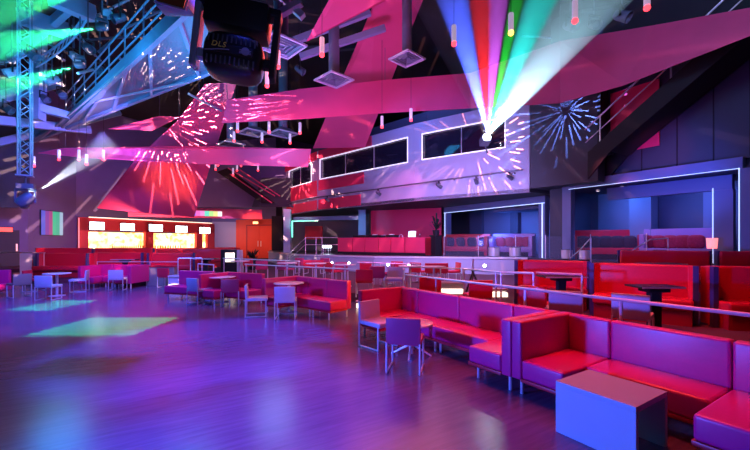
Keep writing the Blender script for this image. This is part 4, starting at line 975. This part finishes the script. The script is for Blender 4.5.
part('hanger', lambda b: tube(b, (0, .1, .2), (0, .1, CEIL-p.z), .025), 'fixture', t)
# ---- small fixtures among the roof steel
def make_par(key):
    t = thing('par_can', '', 'stage light')
    mx = Matrix.Rotation(math.radians(125), 4, 'X')
    part('can', lambda b: lathe(b, [(0, -.2), (.1, -.2), (.13, -.1), (.15, .2), (.14, .2), (.12, .1), (0, .08)], (0, 0, 0), 16, mx), 'fixture_pale' if key == 'p' else 'fixture', t, True)
    part('yoke', lambda b: (box(b, (-.17, 0, .1), (.02, .05, .3)), box(b, (.17, 0, .1), (.02, .05, .3)), box(b, (0, 0, .25), (.36, .05, .02))), 'black', t)
    part('hanger', lambda b: tube(b, (0, 0, .25), (0, 0, 1.6), .018, 6), 'fixture', t)
    return t
par = Kind(make_par)
fx = [(107, 13, 12, 'p', 'round pale stage light over the middle green beam'), (74, 56, 13, 'p', 'pale stage light under the curved truss'), (52, 80, 13.5, 'p', 'pale stage light on the lowest green beam'), (119, 18, 12, 'd', 'dark stage light beside the round pale one'),
      (88, 48, 12, 'd', 'dark stage light between curved truss and catwalk'), (100, 70, 13.5, 'd', 'dark stage light against the catwalk edge'), (12, 72, 12, 'p', 'pale stage light near the photo edge behind the vertical truss'), (6, 108, 13, 'd', 'dark stage light near the photo edge, lower than the pale one'),
      (62, 94, 15, 'd', 'dark stage light below the lowest green beam'), (44, 98, 15, 'd', 'dark stage light beside the vertical truss'), (84, 90, 15.5, 'd', 'dark stage light under the catwalk end'), (32, 55, 12, 'd', 'dark stage light in the haze of the green beams'),
      (196, 36, 12, 'd', 'dark stage light next to the huge moving head yoke'), (300, 70, 15, 'd', 'dark stage light under the roof beside the round duct'), (570, 26, 11, 'd', 'dark stage light over the folded sail, first of three'), (594, 24, 11, 'd', 'dark stage light over the folded sail, second of three'), (622, 16, 10, 'd', 'dark stage light over the folded sail, third of three')]
for px, py, d, k, lab in fx: par(k, at(px, py, d), random.uniform(-1.5, 1.5), lab, 'stage lights among the roof steel')
# roof rods and cables carried as single pieces of the setting
random.seed(3)
for i in range(26):
    px = random.uniform(-5, 215); py = random.uniform(0, 95); d = random.uniform(12, 19)
    a = at(px, py, d); c = a+Vector((random.uniform(-2.2, 2.2), random.uniform(-2.2, 2.2), random.choice([0, 0, .6, 1.4])))
    struct('ceiling_pipe_%d' % (i+1), lambda b: tube(b, a, c, random.uniform(.02, .06), 6), random.choice(['steelblue', 'fixture_pale', 'duct', 'fixture']))
for i in range(16):
    px = random.uniform(240, 740); py = random.uniform(-10, 60); d = random.uniform(14, 19)
    a = at(px, py, d); c = a+Vector((random.uniform(-2.5, 2.5), random.uniform(-2.5, 2.5), random.choice([0, 0, .8])))
    struct('ceiling_rod_%d' % (i+1), lambda b: tube(b, a, c, random.uniform(.02, .05), 6), random.choice(['steelblue', 'fixture', 'duct']))
# ---- pendants
def make_pendant(key):
    drop = 11
    t = thing('pendant_lamp', '', 'pendant lamp')
    part('lamp_tube', lambda b: lathe(b, [(.0, .44), (.05, .44), (.055, .42), (.055, .10), (.05, .08), (.0, .08)], n=14), 'tube', t, True)
    part('bulb', lambda b: ball(b, (0, 0, .035), .058), 'amberlamp' if key[0] == 'a' else 'redlamp', COL.objects[-1], True)
    part('cord', lambda b: tube(b, (0, 0, .43), (0, 0, key[1]), .006, 5), 'black', t)
    return t
pend = Kind(make_pendant)
ZP = 6.0
pl_ = [(278, 67, 0, 'red pendant lamp just under the largest square vent'), (322, 55, 0, 'red pendant lamp beside the round blue duct'), (267, 86, 0, 'red pendant lamp hanging close above the end of the longest sail'),
       (454, 44, 0, 'red pendant lamp beside the blue edge of the beam fan'), (511, 33, 1, 'amber glowing pendant lamp inside the coloured beam fan'), (575, 21, 0, 'red pendant lamp at the pale edge of the beam fan'), (647, 8, 0, 'red pendant lamp above the folded sail near the top edge'),
       (382, 127, 0, 'red pendant lamp in front of the blue balcony cornice, nearer the doors'), (411, 120, 0, 'red pendant lamp in front of the blue balcony cornice, nearer the beam fan'),
       (237.5, 131, 0, 'red pendant lamp in the upper row between sails, first from the widest sail'), (269, 132, 0, 'red pendant lamp in the upper row between sails, between two vents'), (300, 133, 0, 'red pendant lamp in the upper row between sails, by the hanging strip'),
       (234, 141, 0, 'red pendant lamp in the lower row between sails, over the small vent'), (262, 142, 0, 'red pendant lamp in the lower row between sails, in the middle'), (290, 143, 0, 'red pendant lamp in the lower row between sails, under the second vent'),
       (218, 166, 0, 'far red pendant lamp under the slim sail, close to the widest sail'), (215.5, 170, 0, 'far red pendant lamp under the slim sail, lowest beside the widest sail'), (241, 166.5, 0, 'far red pendant lamp over the upper stair, highest of its cluster'),
       (237, 171, 0, 'far red pendant lamp over the upper stair, in the cluster middle'), (233, 175.5, 0, 'far red pendant lamp over the upper stair, lowest of its cluster'), (258, 171, 0, 'far red pendant lamp alone over the upper stair'),
       (34, 166, 0, 'far red pendant lamp nearest the vertical truss'), (59, 159.5, 0, 'far red pendant lamp under the tip of the slim sail, first of a pair'), (79, 159.5, 0, 'far red pendant lamp under the slim sail where the white beam ends'),
       (86.5, 164, 0, 'far red pendant lamp in the white beam, hanging lower than its neighbours'), (103.5, 159.5, 0, 'far red pendant lamp under the slim sail beside the widest sail')]
for px, py, am, lab in pl_:
    d = FP*(ZP+.035-H)/(YH-py)
    far = d > 19
    if far: d = 15.2+(px % 7)*.1
    p = at(px, py, d); p.z -= .035
    if far and px > 200: d = 22; p = at(px, py, d)
    pend(('a' if am else 'r', round(CEIL-p.z, 1) if far else CEIL-ZP), p, 0, lab, 'red pendant lamps under the roof')
# ---- square vents with ducts
def make_vent(key):
    w, dl = key
    t = thing('ceiling_vent', '', 'air vent')
    def f(b):
        h = w/2
        lo = [(-h, -h, 0), (h, -h, 0), (h, h, 0), (-h, h, 0)]; k = h*.45; hi = [(-k, -k, h*.5), (k, -k, h*.5), (k, k, h*.5), (-k, k, h*.5)]
        lv = [b.verts.new(p) for p in lo]; hv = [b.verts.new(p) for p in hi]
        for i in range(4): b.faces.new((lv[i], lv[(i+1) % 4], hv[(i+1) % 4], hv[i]))
        b.faces.new(hv)
    part('hood', f, 'duct', t)
    part('frame', lambda b: [box(b, (x, y, 0), (sx, sy, .05)) for x, y, sx, sy in ((-w/2, 0, .06, w+.06), (w/2, 0, .06, w+.06), (0, -w/2, w, .06), (0, w/2, w, .06))], 'fixture_pale', t)
    part('louvre', lambda b: [(box(b, (0, -w/2+s, .02), (w-2*s, .02, .06)), box(b, (0, w/2-s, .02), (w-2*s, .02, .06)), box(b, (-w/2+s, 0, .02), (.02, w-2*s, .06)), box(b, (w/2-s, 0, .02), (.02, w-2*s, .06))) for s in (w*.15, w*.27, w*.38)], 'duct', t)
    part('duct', lambda b: tube(b, (0, 0, w*.2), (0, 0, dl), w*.2, 18), 'duct', t, True)
    return t
vent = Kind(make_vent)
for px, py, d, w, dl, lab in ((281, 46, 10.4, 1.0, .55, 'largest square air vent, beside the pointed sail tip'), (334, 80, 13, .95, 4.2, 'square air vent under the long round duct'), (407, 59, 12, .8, .5, 'pale square air vent next to the broad hanging strip'),
                              (253, 133, 17, 1.0, 1.6, 'square air vent between sails, in the middle of the pendant rows'), (283, 134, 17, 1.0, 1.6, 'square air vent between sails, closer to the hanging strip'), (231, 145, 17.5, .95, 1.4, 'square air vent between sails, lowest beside the widest sail')):
    p = at(px, py, d); vent((w, CEIL-p.z if dl < 1.7 or True else dl), p, .2, lab, 'square air vents')
# ---- recessed downlights in the alcove
for px, py, x, lab in ((598, 191, 15.6, 'small downlight in the alcove ceiling over the red sofa, first from the stage'), (622, 188.5, 15.4, 'small downlight in the alcove ceiling over the middle blue panel'), (667, 192, 16.2, 'small downlight behind the inner frame above the violet sofa'), (714, 186, 15.9, 'small downlight near the lit post of the inner frame')):
    d = x/(F_.x+R_.x*(px-375)/FP); p = pd(px, d)
    t = thing('downlight', lab, 'downlight', (*p, 3.74), 0, 'small alcove downlights')
    part('trim_ring', lambda b: lathe(b, [(.04, 0), (.075, 0), (.075, .05), (.04, .05)], n=16), 'steel', t); part('lens', lambda b: lathe(b, [(0, .015), (.045, .015), (.045, .045), (0, .045)], n=14), 'downlight', t)
# ================================================================ LIGHT
def light(kind, name, loc, color, energy, target=None, size=.3, spot=60, blend=.5, sy=None):
    l = bpy.data.lights.new(name, kind); l.color = color; l.energy = energy
    if kind == 'SPOT': l.spot_size = math.radians(spot); l.spot_blend = blend; l.shadow_soft_size = size
    elif kind == 'AREA':
        l.size = size
        if sy: l.shape = 'RECTANGLE'; l.size_y = sy
    elif kind == 'POINT': l.shadow_soft_size = size
    o = bpy.data.objects.new(name, l); COL.objects.link(o); o.location = loc
    if target is not None: o.rotation_euler = (Vector(target)-Vector(loc)).to_track_quat('-Z', 'Y').to_euler()
    return o
def gobo(o, N, K, duty, r0, r1, width, strength=1.0):
    l = o.data; l.use_nodes = True; nt = l.node_tree; L = nt.links
    em = nt.nodes['Emission']
    def mth(op, a, b=None):
        n = nt.nodes.new('ShaderNodeMath'); n.operation = op
        for i, v in enumerate((a, b)):
            if v is None: continue
            if isinstance(v, (int, float)): n.inputs[i].default_value = v
            else: L.new(v, n.inputs[i])
        return n.outputs[0]
    tc = nt.nodes.new('ShaderNodeTexCoord'); sx = nt.nodes.new('ShaderNodeSeparateXYZ'); L.new(tc.outputs['Normal'], sx.inputs[0])
    az = mth('ABSOLUTE', sx.outputs[2]); u = mth('DIVIDE', sx.outputs[0], az); v = mth('DIVIDE', sx.outputs[1], az)
    r = mth('SQRT', mth('ADD', mth('MULTIPLY', u, u), mth('MULTIPLY', v, v)))
    th = mth('MULTIPLY', mth('ADD', mth('DIVIDE', mth('ARCTAN2', v, u), 2*math.pi), 0.5), N)
    idx = mth('FLOOR', th); fr = mth('FRACT', th)
    wn = nt.nodes.new('ShaderNodeTexWhiteNoise'); wn.noise_dimensions = '1D'; L.new(idx, wn.inputs['W'])
    off = mth('MULTIPLY', mth('SUBTRACT', wn.outputs['Value'], .5), .5)
    ang = mth('LESS_THAN', mth('ABSOLUTE', mth('SUBTRACT', mth('SUBTRACT', fr, .5), off)), width)
    rad = mth('LESS_THAN', mth('FRACT', mth('ADD', mth('MULTIPLY', r, K), mth('MULTIPLY', wn.outputs['Value'], 5.3))), duty)
    rng = mth('MULTIPLY', mth('GREATER_THAN', r, r0), mth('LESS_THAN', r, r1))
    L.new(mth('MULTIPLY', mth('MULTIPLY', mth('MULTIPLY', ang, rad), rng), strength), em.inputs['Strength'])
#LIGHTS
# wash on the dance floor
light('SPOT', 'floor_wash_blue', (1.2, 7.2, 9), (.05, .07, 1), 8500, (.95, 6.7, 0), .12, 30, .35)
light('SPOT', 'floor_wash_blue_near', (1.0, 4.6, 9), (.05, .07, 1), 6500, (.85, 4.0, 0), .12, 24, .5)
light('SPOT', 'floor_wash_magenta', (2.5, 7.5, 8.5), (1, .03, .36), 1100, (.9, 4.0, 0), .3, 36, 1)
light('SPOT', 'floor_wash_far_blue', (-2, 9, 9.5), (.07, .09, 1), 9000, (-2.0, 13.5, 0), .5, 58, .5)
# sofas
light('SPOT', 'sofa_wash_violet', (-2.8, 4.2, 1.1), (.06, .11, 1), 3200, (4.2, 2.8, .75), .2, 50, .6)
light('SPOT', 'sofa_wash_far_violet', (-2.0, 5.5, 1.6), (.14, .13, 1), 1050, (3.3, 9.3, .5), .2, 46, .6)
light('AREA', 'sofa_wash_red', (5.2, 3.2, 6.0), (1, .07, .05), 125, (5.0, 3.2, 0), 1.6, sy=4.5).data.spread = math.radians(95)
light('AREA', 'booth_wash_red', (5.9, 2.5, 4.4), (1, .07, .06), 65, (7.8, 4.0, 1.0), 1.2)
light('SPOT', 'booth_wash_violet', (3.5, 6.5, 3.0), (.3, .12, 1), 420, (7.6, 3.6, .9), .2, 40, 1)
light('AREA', 'middle_wash_red', (3.8, 9.8, 7.0), (1, .09, .07), 270, (3.6, 10.2, 0), 3.0)
light('AREA', 'platform_wash', (8, 10.5, 6.0), (1, .25, .35), 180, (8.2, 11, 0), 4.0)
light('SPOT', 'orange_end', (4.6, 6.2, 1.1), (1, .45, .08), 90, (4.0, 7.45, .35), .05, 70, .6)
# stage, DJ, alcoves
light('AREA', 'stage_front_wash', (9.8, 9.0, 3.4), (.42, .36, 1), 330, (11.5, 13, .7), 1.5)
light('SPOT', 'dj_pink', (9.8, 12.5, 6.5), (1, .14, .36), 620, (12.0, 17.5, 1.8), .2, 50, .6)
light('AREA', 'stage_alcove_blue', (16.2, 13.0, 3.2), (.08, .24, 1), 200, (17.9, 13, 1.6), 1.4, sy=4)
light('AREA', 'alcove_blue', (15.9, 7.3, 3.65), (.10, .26, 1), 90, (17.3, 7.0, 1.8), 1.0, sy=2)
light('AREA', 'alcove_blue_inner', (16.2, 4.9, 3.65), (.16, .24, .9), 50, (17.0, 4.8, 1.8), 1.0, sy=1.5)
light('SPOT', 'alcove_sofa_red', (12.2, 6.5, 5.0), (1, .15, .2), 220, (16.2, 6.2, 1.6), .1, 40, .8)
light('SPOT', 'alcove_frame_blue', (10.5, 4.5, 2.6), (.10, .14, 1), 900, (14.6, 5.0, 3.8), .2, 50, .8)
light('SPOT', 'hall_green', at(300, 228, 23.2), (.05, 1, .6), 40, at(296, 216, 24.3), .1, 120, .8)
light('SPOT', 'hall_teal', at(350, 225, 21.5), (.1, .6, 1), 120, at(362, 225, 23), .1, 60, .8)
# balcony front and sails
light('SPOT', 'balcony_wash_lavender', (5.0, 8.0, 4.8), (.20, .27, 1), 1150, (12.4, 12.6, 5.4), .2, 62, .8)
light('SPOT', 'balcony_wash_far', (3.0, 17.0, 4.8), (1, .14, .42), 1800, (9.7, 25, 5.2), .2, 42, .8)
light('SPOT', 'cornice_blue', (9.0, 14.0, 10.2), (.1, .25, 1), 500, (12.5, 15.5, 8.0), .2, 90, .7)
light('AREA', 'sail_wash_pink', at(330, 170, 9.5), (.75, .18, .85), 270, at(330, 100, 14.5), 1.5)
light('AREA', 'sail_wash_red', (6.5, 3.0, 5.0), (1, .08, .12), 8, at(640, 60, 11), 1.5)
light('SPOT', 'strip_wash_red', at(330, 10, 6), (1, .17, .20), 620, at(385, 40, 14), .2, 50, .7)
light('SPOT', 'wide_sail_wash', at(190, 215, 11), (1, .10, .22), 900, at(165, 150, 18), .2, 55, .6)
light('SPOT', 'wide_sail_amber', at(180, 215, 14), (1, .34, .03), 3000, at(172, 182, 19), .1, 26, .9)
light('SPOT', 'bar_wall_violet', at(110, 100, 12), (.28, .16, 1), 3000, at(70, 190, 23), .3, 60, .7)
light('SPOT', 'pale_wall', at(228, 222, 22), (.55, .5, 1), 1700, at(224, 236, 34), .2, 26, .7)
light('SPOT', 'door_red', at(252, 214, 22), (1, .22, .08), 2200, at(255, 236, 33), .2, 26, .7)
light('SPOT', 'banquette_red', at(130, 120, 12), (1, .12, .2), 1100, at(110, 258, 16.5), .3, 55, .7)
light('SPOT', 'left_wall', at(40, 150, 13), (.6, .3, .7), 500, at(8, 225, 19), .3, 50, .8)
# roof blue
for i, (p, e) in enumerate(((at(110, 60, 9.5), 90), (at(30, 75, 11), 130), (at(190, 110, 11), 100), (at(150, 20, 11.5), 70), (at(60, 140, 13), 110))):
    light('POINT', 'roof_blue_%d' % (i+1), p, (.04, .42, 1), e*1.5, None, .8)
light('POINT', 'roof_blue_vents', at(310, 110, 10.5), (.20, .30, 1), 110, None, .8)
light('POINT', 'roof_blue_far', at(275, 150, 15), (.25, .45, 1), 120, None, .8)
light('SPOT', 'fixture_light', at(215, 170, 2.4), (.5, .45, 1), 55, at(246, 50, 3.4), .2, 70, .8)
light('SPOT', 'yoke_blue', at(140, 60, 3.0), (.15, .3, 1), 40, at(196, 40, 3.5), .1, 40, .8)
light('SPOT', 'stair_red', (12.0, 3.8, 3.0), (1, .10, .10), 160, (14.6, 5.4, 4.9), .1, 35, .7)
light('AREA', 'stair_wall', (9, 3, 8.0), (.3, .35, .8), 90, (14.6, 4, 6), 1.0)
light('AREA', 'bar_red_light', at(140, 240, 21), (1, .30, .25), 420, at(142, 232, 28), 2.5)
light('AREA', 'left_seats', at(60, 200, 9), (.15, .15, 1), 90, at(60, 270, 13), 1.5)
# streak projections (gobo wheels in the moving heads)
STK = (1, .50, .36)
g = light('SPOT', 'streaks_wide_sail', at(163, 121, 15.2), STK, 12000, at(161, 123, 18), .01, 165, .1); gobo(g, 58, 1.15, .33, .12, 5.5, .11)
g = light('SPOT', 'streaks_balcony', at(487, 134, 14.9), (1, .30, .22), 1700, at(470, 150, 17.2), .01, 160, .1); gobo(g, 40, .38, .5, .45, 4.2, .08)
g = light('SPOT', 'streaks_box', at(566, 106, 13.35), (.22, .32, 1), 900, at(566, 112, 14.5), .01, 150, .1); gobo(g, 34, .45, .6, .15, 2.6, .12)
g = light('SPOT', 'streaks_far_window', at(300, 168, 24.2), STK, 2600, at(302, 172, 27), .01, 150, .1); gobo(g, 40, .8, .45, .25, 2.6, .12)
g = light('SPOT', 'streaks_roof', at(160, 118, 10.2), STK, 3000, at(120, 95, 15), .01, 165, .1); gobo(g, 50, 1.0, .33, .12, 4.5, .10)
g = light('SPOT', 'streaks_band', at(232, 108, 12.6), (1, .42, .55), 1500, at(330, 99, 14.0), .01, 165, .1); gobo(g, 44, .35, .5, .25, 7, .08)
light('POINT', 'upper_room_violet', (13.6, 15.5, 6.9), (.5, .25, .8), 60, None, .2)  # unseen room lights, added to tint the windows from inside
light('POINT', 'upper_room_red', (11.6, 21.5, 6.9), (1, .2, .4), 60, None, .2)
light('POINT', 'upper_room_end', (15.0, 11.5, 6.9), (.3, .25, 1), 40, None, .2)
def bars(o, n, w, hgt):                          # slotted gobo: a stack of thin lines
    l = o.data; l.use_nodes = True; nt = l.node_tree; L = nt.links; em = nt.nodes['Emission']
    def mth(op, a, b=None):
        m = nt.nodes.new('ShaderNodeMath'); m.operation = op
        for i, v in enumerate((a, b)):
            if v is None: continue
            if isinstance(v, (int, float)): m.inputs[i].default_value = v
            else: L.new(v, m.inputs[i])
        return m.outputs[0]
    tc = nt.nodes.new('ShaderNodeTexCoord'); sx = nt.nodes.new('ShaderNodeSeparateXYZ'); L.new(tc.outputs['Normal'], sx.inputs[0])
    az = mth('ABSOLUTE', sx.outputs[2]); u = mth('DIVIDE', sx.outputs[0], az); v = mth('DIVIDE', sx.outputs[1], az)
    a = mth('LESS_THAN', mth('ABSOLUTE', u), w); c = mth('LESS_THAN', mth('ABSOLUTE', v), hgt)
    s = mth('LESS_THAN', mth('FRACT', mth('MULTIPLY', mth('ADD', v, 5.0), n)), .6)
    L.new(mth('MULTIPLY', mth('MULTIPLY', a, c), s), em.inputs['Strength'])
for (x, y, w, h_, e) in ((54, 305, .08, .11, 9000), (108, 326, .13, .11, 9000)):
    c = gz(x, y, 0); o = light('SPOT', 'green_lines', (c.x, c.y, 7.5), (0, 1, .25), e*2.2, None, .005, 40, .05)
    o.rotation_euler = (0, 0, yaw); bars(o, 32, w, h_)
# ---- hazy beams: thin smoke lit by narrow spotlights
def haze(name, apex, end, r0, r1, dens, label, flat=None, aniso=.6):
    apex = Vector(apex); end = Vector(end); d = (end-apex).normalized()
    sd = d.cross(Vector((*F_, 0))).normalized(); up = sd.cross(d)
    if flat: sd, up = flat
    bm = bmesh.new(); n = 28
    R0, R1 = (r0, r0) if not isinstance(r0, tuple) else r0, (r1, r1) if not isinstance(r1, tuple) else r1
    a = [bm.verts.new(apex+sd*R0[0]*math.cos(6.28318*i/n)+up*R0[1]*math.sin(6.28318*i/n)) for i in range(n)]
    c = [bm.verts.new(end+sd*R1[0]*math.cos(6.28318*i/n)+up*R1[1]*math.sin(6.28318*i/n)) for i in range(n)]
    bm.faces.new(a); bm.faces.new(c)
    for i in range(n): bm.faces.new((a[i], a[(i+1) % n], c[(i+1) % n], c[i]))
    o = obj(name, bm, 'black')
    m = bpy.data.materials.new(name); m.use_nodes = True; nt = m.node_tree; nt.nodes.clear()
    out = nt.nodes.new('ShaderNodeOutputMaterial'); vs = nt.nodes.new('ShaderNodeVolumeScatter')
    vs.inputs['Density'].default_value = dens; vs.inputs['Anisotropy'].default_value = aniso
    nt.links.new(vs.outputs[0], out.inputs['Volume']); o.data.materials.clear(); o.data.materials.append(m)
    tag(o, label, 'haze', None, 'stuff'); return o
def beamlight(name, a, c, r, col, e):
    L = (Vector(c)-Vector(a)).length
    return light('SPOT', name, a, col, e, c, .01, math.degrees(2*math.atan(r/L)), .4)
fan = [(452, -5, 17, (.07, .12, 1), 2.2), (480, -5, 13, (1, .02, .03), 1.0), (499, -5, 11, (.75, .12, 1), 1.2), (518, -5, 8, (.02, 1, .06), 1.0), (543, -5, 18, (.03, .80, .75), 1.1), (598, -5, 40, (.45, .80, 1), .55)]
for px, py, hw, col, k in fan:
    E = at(px, py, 9.0); beamlight('fan_beam', APX+aim*.16, E, hw*9.0/FP, col, 42000*k)
E = at(530, -16, 8.6); dd = (E-APX).normalized(); s1 = (Vector((*R_, 0))-dd*dd.dot(Vector((*R_, 0)))).normalized()
haze('beam_haze', APX+aim*.12, E, (.14, .14), (2.75, .95), .22, 'thin smoke in the coloured fan of beams over the balcony', (s1, dd.cross(s1)))
for (p, lab), (ex, ey), dd, e in zip(GH, ((-60, 55), (-60, 106), (-70, 30)), (10.0, 11.4, 9.0), (9000, 7000, 4500)):
    E = at(ex, ey, dd); a = p.lerp(E, .05)
    beamlight('green_beam', a, E, .60, (.03, 1, .32), e)
    haze('beam_haze', p.lerp(E, .02), E, .05, .70, .22, lab.split(', sending the ')[1].replace('beam', 'smoke lit beam under the roof'), None, 0)
E = at(112, 143, 13.6)
beamlight('white_beam', LHEAD+(E-LHEAD)*.16, E, .42, (.8, .85, 1), 3500)
haze('beam_haze', LHEAD+(E-LHEAD)*.15, E, .08, .5, .2, 'white smoky beam rising from the light under the vertical truss', None, 0)
# ================================================================ CAMERA, WORLD
cam = bpy.data.cameras.new('camera'); co = bpy.data.objects.new('camera', cam); COL.objects.link(co)
cam.sensor_width = 36; cam.lens = FP/750*36; cam.shift_y = (YH-225)/750; cam.clip_end = 200
co.location = (0, 0, H); co.rotation_euler = (math.pi/2, 0, -math.atan2(F_.x, F_.y)); S.camera = co
w = bpy.data.worlds.new('world'); S.world = w; w.use_nodes = True
w.node_tree.nodes['Background'].inputs[0].default_value = (.14, .16, .42, 1); w.node_tree.nodes['Background'].inputs[1].default_value = .035
S.view_settings.view_transform = 'Standard'; S.view_settings.look = 'None'; S.view_settings.exposure = 0.0; S.view_settings.gamma = 1
S.cycles.use_denoising = True
S.cycles.max_bounces = 6; S.cycles.diffuse_bounces = 3; S.cycles.glossy_bounces = 3; S.cycles.volume_bounces = 0; S.cycles.transparent_max_bounces = 8
S.cycles.sample_clamp_indirect = 4.0
